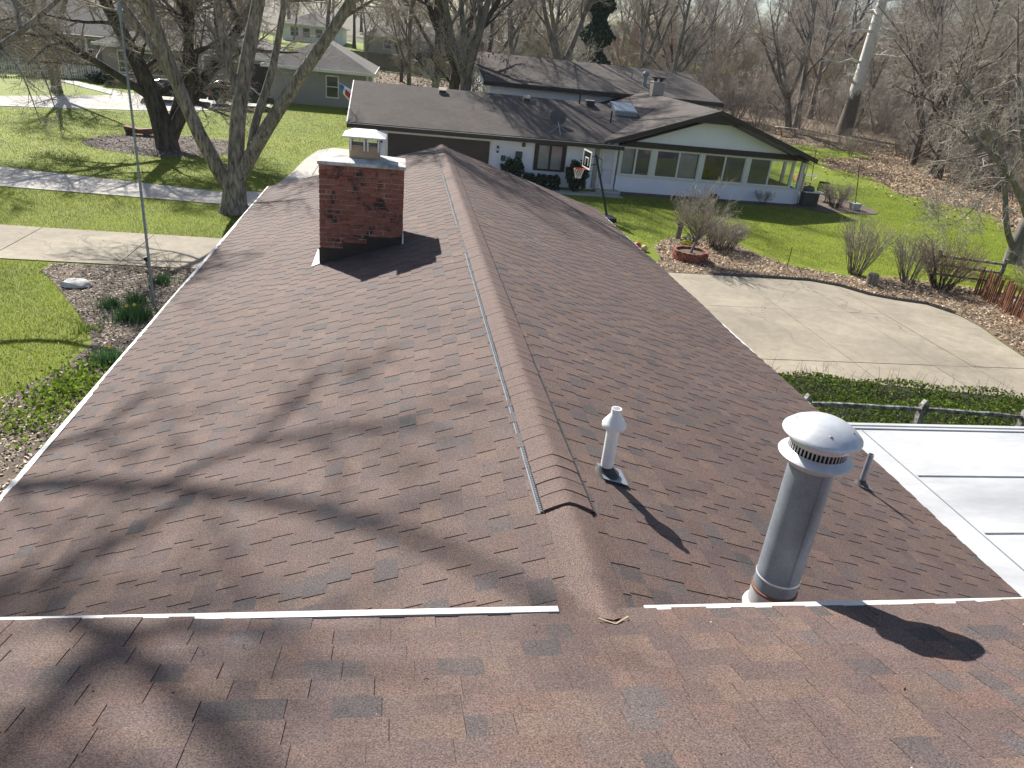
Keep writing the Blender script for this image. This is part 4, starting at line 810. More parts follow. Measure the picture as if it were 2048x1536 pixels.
# low red-brown picket screen on the right and split rails behind the shrubs
rs = thing('picket_screen', 'low reddish brown stick fence at the right edge of the shrub bed', 'fence', (19.4, 17.5, 0))
st = MB().tube([(0, 0, 0), (0, 0, 1.0)], [.032, .026], 6).build('stick', 'redwood', None); sd = st.data; bpy.data.objects.remove(st)
for k in range(70):
    t = k/69; x, y = 19.75+.1*math.sin(k*.4)+(-.9)*t, 20.3-5.2*t; o = bpy.data.objects.new('stick', sd); o.location = Vector((x+rnd.uniform(-.02, .02), y, -.03))-WL[rs.name]; o.rotation_euler = (rnd.uniform(-.05, .05), rnd.uniform(-.05, .05), 0); o.scale = (1, 1, rnd.uniform(.92, 1.08)); link(o, rs)
sr = thing('split_rails', 'dark three rail fence between the right shrub and the stick fence', 'fence', (20.2, 21.2, 0))
for z_ in (.35, .7, 1.02): rail((18.9, 21.6, 0), (20.9, 20.7, 0), z_, z_+.03, .055, sr)
for x, y in ((18.9, 21.6), (20.9, 20.7)): MB().tube([(x, y, -.1), (x, y, 1.25)], .075, 8).build('post', 'rail', sr)
# ================================================================== trees
SP1 = [(7, 3.2, 30, 65, .25, .10, .03, 6), (6, 1.7, 30, 65, .2, .13, .02, 5), (6, .95, 25, 65, .15, .16, .01, 4), (4, .5, 25, 60, .1, .18, 0, 3)]
# big multi-stemmed tree left of our house
def ext(pts, dirs): return pts+dirs
big = [
 ([(-7.02, 25.6, -.3), (-6.98, 25.6, .3), (-6.94, 25.6, .9), (-6.85, 25.6, 1.5)], [.62, .46, .40, .36]),
 ([(-6.98, 25.55, .7), (-7.56, 25.5, 1.67), (-8.06, 25.4, 2.83), (-8.36, 25.3, 3.79), (-8.61, 25.2, 4.56), (-8.80, 25.1, 5.48), (-9.13, 24.8, 6.78), (-9.6, 24.2, 9), (-9.9, 23.4, 11.5), (-10.3, 23, 14)], [.28, .25, .22, .20, .18, .16, .14, .11, .08, .04]),
 ([(-7.78, 25.45, 2.17), (-8.33, 25.7, 3.55), (-8.95, 25.9, 4.69), (-9.63, 26.2, 5.7), (-10.6, 26.6, 6.9), (-12, 27.2, 8.6), (-13, 27.5, 10.5)], [.16, .14, .12, .10, .085, .06, .03]),
 ([(-6.84, 25.6, 1.2), (-6.87, 25.6, 2.24), (-6.74, 25.65, 3.27), (-6.52, 25.7, 4.27), (-6.33, 25.8, 5.24), (-6.07, 25.9, 6.2), (-5.8, 26.0, 7.3), (-5.4, 26.3, 9.5), (-5.5, 26.2, 12), (-5.2, 26.4, 14.5)], [.31, .27, .25, .23, .21, .19, .17, .13, .09, .04]),
 ([(-6.62, 25.7, 3.94), (-6.92, 25.9, 5.03), (-7.17, 26.2, 6.09), (-7.3, 26.4, 7.2), (-7.6, 26.9, 9.5), (-7.5, 27.3, 12)], [.15, .13, .12, .10, .07, .03]),
 ([(-6.80, 25.55, 1.2), (-6.05, 25.4, 2.56), (-5.51, 25.25, 3.37), (-4.97, 25.1, 4.16), (-4.36, 24.9, 5.03), (-3.84, 24.7, 5.79), (-3.2, 24.5, 6.6), (-2.4, 24.2, 7.8), (-1.2, 23.7, 9.8), (-.3, 23.2, 12)], [.27, .25, .23, .21, .19, .17, .15, .12, .08, .04]),
 ([(-6.30, 25.5, 2.2), (-6.22, 25.6, 3.31), (-5.82, 25.7, 3.93), (-5.44, 25.8, 4.93), (-5.23, 25.9, 6.12), (-5.0, 26, 7.4), (-4.3, 26.1, 9.6), (-3.8, 26.1, 11.5)], [.15, .14, .13, .11, .10, .085, .06, .03])]
limbs = [resamp(p, r, 14 if len(p) > 4 else 6) for p, r in big]
t1 = make_tree('spreading_tree', 'large bare tree splitting low into several stems left of the brick chimney', 'tree', (-7, 25.6, 0), limbs, [(13, 3.4, 35, 75, .46, .11, .02, 6), (7, 1.7, 30, 65, .2, .14, .01, 5), (6, .85, 25, 65, .15, .16, 0, 4), (4, .42, 25, 60, .1, .18, 0, 3)], ('bark', 'twig'), kt=14, bare=1)
# tree outside the frame on the left: its low branches hang into view and its limbs shade our roof
TRK = (-14.5, 15.5)
lt = [([(-14.6, 15.4, -.3), (-14.5, 15.5, 1), (-14.3, 15.5, 3.5), (-13.9, 15.6, 6.5), (-13.4, 15.6, 10), (-12.8, 16, 13)], [.62, .5, .43, .38, .32, .24]),
 ([(-13.2, 15.7, 11), (-12.4, 17, 14), (-11.28, 17.81, 15.82), (-10.7, 17.77, 16.26), (-10.18, 17.59, 16.68), (-9.72, 17.57, 17.08), (-9.25, 17.43, 17.48), (-9.01, 17.24, 17.82), (-8.69, 17.13, 18.18), (-8.53, 17.16, 18.6), (-8.36, 16.94, 19.06)], [.20, .16, .125, .12, .115, .105, .095, .09, .08, .065, .04]),
 ([(-10.23, 17.48, 16.49), (-9.96, 18.04, 16.84), (-9.71, 18.43, 17.18), (-9.42, 18.62, 17.53), (-8.61, 18.54, 18.05)], [.06, .055, .05, .04, .015]),
 ([(-9.63, 18.26, 17.03), (-9.58, 19.08, 17.32), (-9.54, 19.89, 17.6), (-9.42, 20.62, 17.91)], [.035, .03, .025, .012]),
 ([(-13.6, 15.2, 9), (-11.5, 14.6, 13), (-9.9, 14.3, 15.8), (-9.14, 14.17, 16.86), (-9.04, 14.23, 17.12), (-8.9, 14.16, 17.41), (-8.87, 14.14, 17.69), (-8.8, 14.2, 18.6)], [.22, .18, .15, .13, .12, .115, .10, .05]),
 ([(-9.1, 14.1, 16.8), (-9.25, 14.06, 17.04), (-9.4, 14.03, 17.32), (-9.54, 14.01, 17.6), (-9.8, 13.9, 18.1)], [.11, .105, .09, .08, .04]),
 ([(-9.14, 14.17, 16.86), (-8.9, 14.05, 16.62), (-8.4, 13.9, 16.5)], [.08, .07, .03]),
 ([(-9.9, 17.4, 16.7), (-10.01, 16.81, 16.45), (-10.43, 16.79, 16.43), (-10.78, 16.66, 16.44), (-11.2, 16.6, 16.5)], [.07, .06, .055, .045, .02]),
 ([(-11.5, 18.1, 15.5), (-11.22, 18.38, 15.6), (-10.94, 18.56, 15.92), (-10.56, 18.67, 16.28)], [.08, .07, .05, .02])]
for k, q in enumerate(((-12.4, 19.5, 21.5), (-11.2, 20.3, 21), (-13.4, 21.5, 22), (-12.0, 22.2, 22.5), (-10.9, 18.2, 22), (-13.6, 18, 21), (-12.2, 17, 20))): lt.append(([(-13, 15.9, 12.5+k*.1), (-12.8, (15.9+q[1])/2-.3, (13+q[2])/2), q], [.12, .09, .03]))
lt2 = [([(-14.2, 15.6, 3.8), (-12.6, 17.2, 4.4), (-11.4, 18.6, 5.0), (-10.99, 19, 5.28), (-10.45, 19.1, 5.76), (-10.06, 19.2, 6.08), (-9.4, 19.4, 6.7), (-8.6, 19.6, 7.6)], [.16, .12, .10, .085, .075, .065, .05, .02]),
 ([(-10.5, 19.1, 5.74), (-10.5, 19.3, 6.15), (-10.75, 19.5, 6.5), (-11, 19.6, 7.4)], [.05, .045, .04, .02]),
 ([(-10.8, 19.0, 5.42), (-10.3, 19.0, 5.32), (-10.04, 19.0, 4.76), (-9.93, 19.0, 3.93), (-9.77, 19.0, 3.38)], [.028, .022, .018, .014, .006]),
 ([(-10.9, 18.9, 5.3), (-10.5, 18.7, 5.0), (-10.35, 18.7, 4.4), (-10.2, 18.7, 3.6)], [.025, .02, .014, .006]),
 ([(-10.3, 19.15, 5.9), (-9.9, 19.0, 5.7), (-9.5, 18.9, 5.2), (-9.3, 18.9, 4.7)], [.025, .02, .014, .006])]
big_, small_ = Tubes(), Tubes(); tl = thing('overhanging_tree', 'bare tree just outside the left edge whose branch hangs into the top left corner', 'tree', (-14.5, 15.5, 0))
for p, r in lt:
    P, Rr = resamp(p, r, max(6, len(p)*2)); Rr = np.where(P[:, 2] > 14.5, Rr*.8, Rr); big_.add(P, Rr, 10); sub(P, Rr, 0, [(6, 1.2, 30, 70, .35, .12, 0, 5), (4, .6, 30, 60, .3, .15, 0, 4), (3, .3, 30, 60, .3, .15, 0, 3)], big_, small_, .010)
for p, r in lt2:
    P, Rr = resamp(p, r, max(8, len(p)*2)); big_.add(P, Rr, 9); sub(P, Rr, 0, [(7, .75, 30, 75, .3, .14, -.03, 5), (4, .38, 30, 65, .2, .16, -.03, 4), (3, .2, 30, 60, .2, .16, -.02, 3)], big_, small_, .004)
big_.build('trunk', 'bark', tl); small_.build('crown', 'twig', tl)
# second tree standing in the mulch ring
t2 = [([(-12.7, 38.5, -.3), (-12.75, 38.5, .5), (-12.9, 38.5, 1.42), (-13.33, 38.5, 2.81), (-13.67, 38.6, 3.92), (-14.14, 38.7, 4.77), (-14.9, 38.8, 6.2), (-15.9, 39, 8.5), (-16.3, 39.2, 11)], [.62, .50, .44, .36, .30, .26, .2, .12, .04]),
 ([(-12.7, 38.6, .3), (-12.28, 38.6, 1.48), (-10.94, 38.7, 3.25), (-9.89, 38.8, 4.72), (-8.87, 38.9, 6.16), (-7.8, 39.1, 8), (-7, 39.2, 10)], [.36, .32, .27, .24, .2, .12, .04]),
 ([(-12.5, 38.8, 1.2), (-12.0, 39.6, 3), (-11.6, 40, 5), (-11.7, 40.5, 7.5), (-11.2, 41, 11), (-11, 41, 13)], [.3, .27, .24, .2, .12, .04]),
 ([(-13.2, 38.4, 2.4), (-14.8, 37.8, 3.6), (-16.5, 37.4, 4.6), (-18.5, 37, 6.4), (-20, 36.8, 8)], [.2, .17, .14, .09, .03]),
 ([(-11.4, 38.7, 2.7), (-11.1, 38.3, 4.2), (-11.3, 38, 6), (-11, 37.6, 8.5), (-10.8, 37, 11)], [.2, .18, .15, .1, .03])]
make_tree('mulched_tree', 'dark many branched bare tree in the mulch ring on the neighbouring lawn', 'tree', (-12.7, 38.5, 0), [resamp(p, r, 13) for p, r in t2], [(14, 3.8, 35, 80, .2, .10, -.01, 6), (9, 1.9, 30, 70, .15, .13, -.02, 5), (8, 1.0, 25, 65, .12, .15, -.02, 4), (5, .5, 25, 60, .1, .18, -.02, 3)], ('bark_dark', 'twig'), kt=12, rmin=.009)
# tree at the right edge reaching over the shrubs
t3 = [([(25.6, 25.3, -.3), (25.52, 25.35, .2), (25.4, 25.35, 1.2), (25.5, 25.4, 2.2), (26.1, 25.5, 3.3), (26.6, 25.8, 5), (26.9, 26, 8), (27, 26, 11)], [.42, .30, .26, .24, .21, .18, .12, .04]),
 ([(25.3, 25.3, .7), (24.7, 25.3, 1.25), (24.3, 25.3, 2.0), (24.1, 25.3, 2.9), (23.6, 25.4, 3.8), (22.67, 25.5, 4.96), (21.3, 25.6, 6.36), (19.9, 25.8, 7.6)], [.13, .12, .11, .10, .095, .08, .06, .02]),
 ([(25.4, 25.35, 2.1), (24.6, 25.2, 3.0), (23.54, 25.0, 3.73), (22.27, 24.8, 4.53), (20.65, 24.6, 5.18), (19.4, 24.4, 5.5)], [.14, .12, .10, .075, .05, .02]),
 ([(24.1, 25.1, 3.4), (23.27, 24.9, 3.7), (22.5, 24.8, 2.6), (22.1, 24.8, 1.9), (21.5, 24.8, 1.45), (20.9, 24.8, 1.5)], [.04, .035, .03, .024, .016, .006]),
 ([(25.6, 25.4, 2.6), (25.0, 26, 4.2), (24.3, 26.5, 6), (23.6, 27, 8.4), (23.2, 27.3, 10)], [.14, .12, .1, .06, .02])]
make_tree('leaning_tree', 'grey bare tree at the right edge with drooping twiggy branches over the shrubs', 'tree', (25.5, 25.35, 0), [resamp(p, r, 12) for p, r in t3], [(9, 2.2, 35, 80, .3, .14, -.02, 6), (6, 1.2, 30, 70, .2, .16, -.02, 5), (5, .65, 25, 65, .15, .17, -.02, 4), (3, .32, 25, 60, .1, .18, -.01, 3)], ('bark_far', 'twig_grey'), kt=10, rmin=.008)
# white sycamore
zs = T(42.2, 67.8); ts = [([(42.0, 67.8, zs-.3), (42.0, 67.8, zs+.6), (42.05, 67.8, zs+3), (42.2, 67.9, zs+6.5), (42.3, 68, zs+10), (42.5, 68, zs+14), (42.6, 68, zs+18), (42.8, 68, zs+22)], [.85, .62, .50, .45, .40, .34, .25, .12])]
sy = thing('sycamore_tree', 'tall sycamore with bright white upper trunk at the woodland edge', 'tree', (42.2, 67.8, zs)); bt, bw_, sm = Tubes(), Tubes(), Tubes()
P, Rr = resamp(*ts[0], 16); bt.add(P, Rr, 14)
sub(P[5:], Rr[5:], 0, [(13, 4.6, 60, 100, .0, .16, -.02, 7), (6, 2.1, 30, 75, .2, .18, -.02, 5), (5, 1.0, 30, 70, .2, .2, -.02, 4)], bw_, sm, .02)
for dz_, sg in ((5.5, -1), (8.2, -1), (9.6, -1), (3.6, -1), (7.4, 1), (11, -1)):
    pb, rb = branch((42.1+dz_*.02, 67.8, zs+dz_+1), (sg, -.25, .25), rnd.uniform(3.5, 6), .16, .03, 8, .22, -.05); bw_.add(pb, rb, 6); sub(pb, rb, 0, [(5, 1.8, 30, 80, .2, .2, -.03, 5), (4, .8, 30, 70, .2, .2, 0, 4)], bw_, sm, .018)
bt.build('trunk', 'syc', sy); bw_.build('crown', 'bark_white', sy); sm.build('crown', 'twig_white', sy)
# prototypes for the many bare trees
def proto(seed, H, r, style, mats):
    rnd.seed(seed); limbs = []
    lean = (rnd.uniform(-.06, .06), rnd.uniform(-.06, .06))
    if style == 'tall':
        p, rr = branch((0, 0, -.4), (lean[0], lean[1], 1), H, r, r*.12, 12, .035, .04); rr[0] *= 1.5; limbs.append((p, rr))
        sp = [(16, H*.30, 28, 62, .22, .09, .05, 6), (7, H*.14, 28, 62, .2, .12, .03, 5), (6, H*.075, 25, 60, .15, .15, .02, 4), (4, H*.04, 25, 60, .1, .17, .01, 3)]
    elif style == 'fork':
        p, rr = branch((0, 0, -.4), (lean[0], lean[1], 1), H*.28, r, r*.8, 6, .03, .02); rr[0] *= 1.4; limbs.append((p, rr))
        for k in range(4):
            a = k*1.6+rnd.random(); q, r2 = branch(p[-1]-np.array([0, 0, .3]), (.55*math.cos(a), .55*math.sin(a), 1), H*.75, r*.6, r*.06, 10, .07, .03); limbs.append((q, r2))
        sp = [(7, H*.24, 28, 65, .22, .1, .03, 6), (6, H*.13, 28, 62, .2, .12, .02, 5), (6, H*.07, 25, 60, .15, .15, .01, 4), (4, H*.038, 25, 60, .1, .17, .01, 3)]
    else:  # thicket: low bushy tree
        for k in range(6):
            a = k*1.05+rnd.random(); q, r2 = branch((.15*math.cos(a), .15*math.sin(a), -.2), (.45*math.cos(a), .45*math.sin(a), 1), H*rnd.uniform(.8, 1.1), r*.5, r*.06, 8, .1, .02); limbs.append((q, r2))
        sp = [(6, H*.34, 28, 65, .12, .12, .02, 6), (6, H*.18, 28, 65, .15, .14, .02, 5), (5, H*.1, 25, 60, .15, .16, .01, 4), (4, H*.055, 25, 60, .1, .18, 0, 3)]
    return make_tree('bare_tree', 'x', 'tree', (0, 0, 0), limbs, sp, mats, rmin=.009 if style != 'thicket' else .006, kt=8)
PR = {'tall1': proto(1, 17, .30, 'tall', ('bark_far', 'twig')), 'tall2': proto(2, 19, .34, 'tall', ('bark_dark', 'twig_grey')), 'tall3': proto(3, 15, .22, 'tall', ('bark_far', 'twig')),
      'fork1': proto(4, 15, .40, 'fork', ('bark_far', 'twig_grey')), 'fork2': proto(5, 13, .34, 'fork', ('bark_dark', 'twig')), 'th1': proto(6, 5, .12, 'thicket', ('bark_far', 'twig_grey')), 'th2': proto(8, 4, .10, 'thicket', ('bark_far', 'twig')), 'th3': proto(9, 6, .13, 'thicket', ('bark_far', 'twig_olive')), 'th4': proto(10, 6, .13, 'thicket', ('bark_far', 'twig_budred'))}
used = set()
def plant(kind, x, y, sc=1., rot=None, label=None, group=None, name=None, tilt=0):
    o = PR[kind] if kind not in used else copy_tree(PR[kind]); used.add(kind)
    if name: o.name = name
    o.location = (x, y, T(x, y)); o.scale = (sc, sc, sc*rnd.uniform(.92, 1.1)); o.rotation_euler = (rnd.gauss(0, .03)+tilt*.3, rnd.gauss(0, .03)+tilt, rnd.uniform(0, 6.28) if rot is None else rot)
    tag(o, label, 'tree' if not kind.startswith('th') else 'shrub', group); return o
rnd.seed(21)
ADJ = {'tall1': 'straight brown', 'tall2': 'straight dark', 'tall3': 'slender', 'fork1': 'forked grey', 'fork2': 'forked dark', 'th1': 'grey', 'th2': 'brown', 'th3': 'olive', 'th4': 'reddish'}
WL_LAB = 'tall bare tree in the wooded slope right of the white house'; WL_G = 'bare trees of the right woodland'
TH_LAB = 'leafless thicket bush among the woodland trunks on the right'; TH_G = 'thicket bushes of the right woodland'
def scatter(n, poly, mind, kinds, label, group, s0, s1, avoid=()):
    pts = []; poly = np.array(poly); k = 0
    while len(pts) < n and k < 4000:
        k += 1; p = sample(poly, 1)[0]
        if all((p[0]-q[0])**2+(p[1]-q[1])**2 > mind**2 for q in pts) and all((p[0]-a)**2+(p[1]-b)**2 > c*c for a, b, c in avoid): pts.append(p)
    for p in pts:
        kd = kinds[rnd.randrange(len(kinds))]; plant(kd, p[0], p[1], rnd.uniform(s0, s1), None, ADJ[kd]+' '+label, ADJ[kd]+' '+group)
AV = [(42.2, 67.8, 4), (35, 65.9, 4), (39.5, 51, 3), (40, 62.5, 3.5), (41, 65, 3), (38.4, 58, 3), (33.5, 62, 3)]
scatter(30, [(37, 62), (41, 56), (36, 46), (38, 34), (48, 30), (62, 44), (66, 66), (60, 84), (44, 84), (36, 74)], 3.2, ['tall1', 'tall2', 'tall3', 'fork1', 'fork2', 'tall3'], WL_LAB, WL_G, .75, 1.15, AV)
scatter(28, [(60, 84), (70, 60), (80, 45), (110, 70), (110, 120), (60, 120), (40, 104), (30, 92), (40, 84)], 5, ['tall1', 'tall2', 'tall3', 'fork1'], WL_LAB, WL_G, .9, 1.25)
scatter(60, [(34, 60.5), (39, 58.5), (38, 48), (36, 40), (35, 30), (44, 26), (58, 40), (62, 60), (58, 80), (40, 80), (30, 74), (30, 66)], 1.9, ['th1', 'th1', 'th2', 'th3', 'th1'], TH_LAB, TH_G, .55, 1.05, AV)
scatter(24, [(24, 68), (30, 66), (40, 82), (60, 90), (60, 104), (30, 100), (22, 84)], 3.2, ['th1', 'th3', 'th2'], TH_LAB, TH_G, .9, 1.4)
plant('fork2', 39.8, 53.3, .8, 1, 'thick dark trunk standing in the leaf litter right of the lawn, farther of two', None, 'woodland_tree'); plant('fork2', 38.8, 49.4, .85, 2.2, 'thick dark trunk standing in the leaf litter right of the lawn, nearer of two', None, 'woodland_tree')
plant('fork1', 36.8, 68.8, .9, .3, 'dark crooked tree leaning left beside the picnic table', None, 'woodland_tree', -.28)
plant('th1', 36.2, 56.5, .42, .3, 'small dense brush clump on the leaf tongue beside the lawn', None, 'brush_clump')
# behind the white house and along the street
BK_LAB = 'bare tree standing behind the white house'; BK_G = 'bare trees behind the white house'
for x, y, kd, s_ in ((8.5, 64, 'tall3', 1.25), (12.5, 64.5, 'fork1', 1.2), (23, 66.5, 'tall1', 1.0), (6, 64.5, 'fork2', 1.2), (-.5, 53.5, 'tall3', 1.0)): plant(kd, x, y, s_, None, ADJ[kd]+' '+BK_LAB, ADJ[kd]+' '+BK_G)
scatter(60, [(-120, 150), (-40, 165), (20, 170), (70, 150), (130, 120), (180, 130), (160, 230), (-120, 230)], 7, ['tall1', 'tall2', 'fork1'], 'distant bare tree on the skyline', 'distant bare trees', 1., 1.4)
scatter(40, [(30, 100), (60, 122), (120, 110), (150, 90), (170, 130), (90, 160), (40, 150)], 5, ['th1', 'th3', 'th2'], 'distant leafless thicket far behind the right woodland', 'distant thickets', 1.6, 2.4)
scatter(26, [(-2, 100), (12, 72), (24, 68), (36, 92), (60, 125), (60, 160), (20, 165), (-6, 130)], 6, ['tall1', 'tall2', 'tall3', 'fork1', 'fork2'], BK_LAB, BK_G, .75, 1.1, [(17.6, 74, 4.5), (16.5, 69, 3.5)])
scatter(16, [(8, 98), (22, 90), (34, 100), (44, 130), (30, 145), (8, 130)], 5, ['th1', 'th3', 'th4', 'th1'], 'twiggy bare bush beyond the back roof of the white house', 'bushes behind the white house', 1., 1.6)
plant('th4', 27.5, 98, 1.35, None, 'reddish budding bush right of the evergreen', None, 'budding_bush')
FL_LAB = 'bare tree behind the long brown grey house'; FL_G = 'bare trees behind the left houses'
scatter(22, [(-48, 82), (-26, 80), (-8, 80), (-4, 104), (-10, 150), (-40, 160), (-80, 120)], 6, ['tall1', 'tall2', 'fork1', 'fork2', 'tall3'], FL_LAB, FL_G, .8, 1.15)
scatter(12, [(-70, 82), (-50, 72), (-44, 80), (-46, 120), (-90, 130)], 6, ['tall1', 'tall2', 'fork1'], FL_LAB, FL_G, .9, 1.2)
for x, y, kd, s_, l in ((1.2, 54.5, 'tall2', 1.05, 'dark straight trunk behind the garage roof, leftmost of the oaks by the board fence'), (2.5, 52, 'fork2', 1.35, 'thickest dark trunk behind the garage roof in front of the board fence'), (3.2, 50.2, 'fork1', 1.15, 'forked grey tree behind the garage ridge left of the back wing'), (-4.5, 82, 'tall3', .8, 'slim tree with low side branches behind the grey hip roof'), (-1, 84, 'fork2', .62, 'small spreading tree in front of the board fence')): plant(kd, x, y, s_, None, l, None, 'yard_tree')
plant('fork1', -25, 56.8, .9, 1.0, 'dark bare tree in front of the white picket fence', None, 'front_yard_tree')
scatter(10, [(55, 22), (90, 10), (110, 40), (80, 44), (62, 36)], 5, ['tall1', 'tall2', 'fork1'], WL_LAB, WL_G, .9, 1.1)
# evergreen beyond the back wing
ev = thing('evergreen_tree', 'tall dark green evergreen behind the white house', 'tree', (17.6, 74, T(17.6, 74))); zg = T(17.6, 74)
MB().tube([(17.6, 74, zg-.3), (17.6, 74, zg+8), (17.7, 74, zg+15)], [.3, .2, .05], 8).build('trunk', 'bark_dark', ev)
P = []
for k in range(9000):
    h = rnd.random()**.8; z = zg+1.2+14.5*h; rr = (1.9*(1-h)**.6+.25)*(.75+.35*math.sin(h*34)); a = rnd.uniform(0, 6.283); q = math.sqrt(rnd.uniform(.25, 1)); P.append((17.6+rr*q*math.cos(a), 74+rr*q*math.sin(a), z-.25*q*rr))
V, F, C = leafmass(np.array(P), (.10, .26), [(.020, .050, .026), (.028, .065, .030), (.014, .036, .022)]); mesh_np('crown', V, F, 'leaf', ev, cols=C)
# last dry leaves on the oak behind the garage
P = np.array([(3.6+rnd.gauss(.6, 1.1), 50.6+rnd.gauss(0, .9), rnd.uniform(2.6, 6.0)) for _ in range(260)]); V, F, C = leafmass(P, (.06, .13), [(.30, .11, .05), (.34, .15, .07)])
tag(mesh_np('dry_leaves', V, F, 'leaf', cols=C), 'rust coloured dry leaves clinging to the oak behind the garage', 'leaves', kind='stuff')
P = np.array([(54+rnd.gauss(0, 1.1), 76+rnd.gauss(0, 1), T(54, 76)+rnd.uniform(4, 8)) for _ in range(220)]); V, F, C = leafmass(P, (.08, .16), [(.42, .20, .10), (.36, .17, .09)])
tag(mesh_np('dry_leaves', V, F, 'leaf', cols=C), 'pale orange dry leaves on a beech right of the sycamore', 'leaves', kind='stuff')
# undergrowth of the woods
P = sample(WOODS, 60000); P = P[(P[:, 0] < 70) & (P[:, 1] < 100) & (P[:, 1] > 24) & (P[:, 0] > 33.5)]
P = P[~((P[:, 0] < 41) & (P[:, 1] < 57) & (rng.random(len(P)) < .85))]
n = len(P); zz = terr(P[:, 0], P[:, 1]); hgt = rng.uniform(.4, 1.9, n)*(.6+.8*rng.random(n)); tb = Tubes()
dirs = rng.normal(0, .45, (n, 2))
for i in range(n):
    b = np.array([P[i, 0], P[i, 1], zz[i]-.05]); d = np.array([dirs[i, 0], dirs[i, 1], 1.])*hgt[i]; tb.add(np.array([b, b+d*.5+rng.normal(0, .06, 3), b+d]), np.array([.014, .011, .005]), 3)
tag(tb.build('undergrowth', 'twig_grey', None), 'dry leafless undergrowth on the woodland floor', 'undergrowth', kind='stuff')
# ================================================================== lawns, mulch, leaves
GP = [(.175, .240, .012), (.21, .270, .014), (.26, .295, .022), (.13, .185, .011), (.30, .265, .08)]
LV, LC = [], []
def add_grass(poly, n, h, wd=(.006, .013), avoid=()):
    P = sample(np.array(poly), n)
    for a in avoid: P = P[~inside(a, P)]
    V, C = blades(P, h, wd, GP, .6); x, y = V[:, 0], V[:, 1]
    pt_ = np.sin(x*1.1+1.7*np.sin(y*.7))+np.sin(y*1.6+1.3*np.sin(x*.9)+2)+.7*np.sin(x*3.1+y*2.3)+.5*np.sin(x*5.3-y*4.1); pt_ = np.clip(.5+pt_*.22, 0, 1)[:, None]
    C = C*(.68+.5*pt_); C = C*(1-.28*(1-pt_))+np.array([.13, .125, .045])*.28*(1-pt_); LV.append(V); LC.append(C)
add_grass([(-15, 18.4), (-10.2, 18.4), (-9.8, 16.9), (-8.9, 15.5), (-7.6, 13.4), (-7.5, 11.4), (-8.1, 10), (-8.3, 7), (-12, 7)], 60000, (.03, .075), avoid=[BED_L])
add_grass([(-19, 22.0), (-4, 21.7), (-4, 26.8), (-19, 27.4)], 55000, (.035, .08))
add_grass([(-26, 31.6), (-17.5, 31.05), (-8.2, 28.95), (-6.6, 29.7), (-6.1, 36), (-5.9, 41), (-4.6, 44), (-3.2, 46), (-3.4, 60), (-10, 57), (-16.5, 51.8), (-25, 48.5), (-30, 48)], 80000, (.04, .09), (.014, .026), avoid=[RING])
add_grass([(7.6, 21), (8.5, 24), (11, 27), (13.2, 26), (14, 23), (18, 22), (25, 20), (30, 27), (32, 36), (30, 44), (26, 44), (25, 34), (9, 34.8), (5.5, 30)], 75000, (.035, .085), (.009, .018), avoid=[BED_R, PORCH])
V = np.vstack(LV); C = np.vstack(LC); o = mesh_np('grass', V, None, 'grass', cols=C, tris=np.arange(len(V)).reshape(-1, 3)); tag(o, 'short green grass of the lawns around the houses', 'grass', kind='stuff')
CHIP = [(.38, .31, .23), (.50, .43, .34), (.20, .145, .10), (.62, .55, .45), (.10, .07, .05), (.30, .235, .165)]
flecks('bark_mulch', BED_L, 34000, (.018, .045), CHIP, 'wood chip mulch of the bed along our left wall', 'mulch', zoff=.015, tilt=.35, pile=.02)
flecks('ring_mulch', RING, 9000, (.02, .06), [(.20, .17, .15), (.28, .25, .23), (.12, .10, .09), (.36, .33, .30)], 'grey wood chips in the mulch ring round the dark tree', 'mulch', zoff=.015, tilt=.35)
LEAFP = [(.44, .32, .21), (.52, .40, .27), (.33, .22, .13), (.58, .47, .34), (.24, .15, .09)]
flecks('bed_leaves', BED_R, 15000, (.025, .06), LEAFP, 'dry brown leaves in the shrub bed beside the patio', 'leaves', zoff=.02, tilt=.45, pile=.05)
P = sample(WOODS, 60000); P = np.vstack([P[(P[:, 0] < 66) & (P[:, 1] < 96) & (P[:, 1] > 22)], sample(np.array([(31.5, 44), (33, 36), (31, 31), (36, 26), (46, 40), (44, 62), (36, 63), (38, 57), (32, 54)]), 26000)]); P = P[inside(WOODS, P)]
flecks('forest_leaves', WOODS, 0, (.045, .095), LEAFP, 'dry leaves covering the woodland floor', 'leaves', zoff=.03, tilt=.45, pile=.06, dens=P)
Q = np.vstack([rng.normal((33.5, 50), (1.8, 4), (900, 2)), rng.normal((33, 62), (3, 1.5), (700, 2)), rng.normal((31.5, 38), (1.2, 5), (500, 2))])
flecks('stray_leaves', WOODS, 0, (.05, .11), LEAFP, 'stray dry leaves blown on to the lawn edge', 'leaves', zoff=.03, tilt=.5, dens=Q)
flecks('yard_leaves', BACK, 5000, (.07, .15), [(.30, .22, .14), (.22, .15, .09), (.38, .29, .19)], 'dry leaves and brush in front of the board fence', 'leaves', zoff=.03, tilt=.5)
P = np.vstack([sample(np.array([(-16, 7), (-7, 7), (-7, 18), (-16, 18)]), 700), sample(np.array([(-20, 22), (-5, 22), (-5, 27), (-20, 27)]), 300), sample(np.array([(8, 21), (30, 21), (30, 44), (8, 34)]), 900)])
flecks('lawn_litter', WOODS, 0, (.015, .035), [(.45, .38, .28), (.05, .04, .03), (.25, .18, .11)], 'scattered twigs, husks and leaves lying on the lawns', 'litter', zoff=.04, tilt=.4, dens=P)
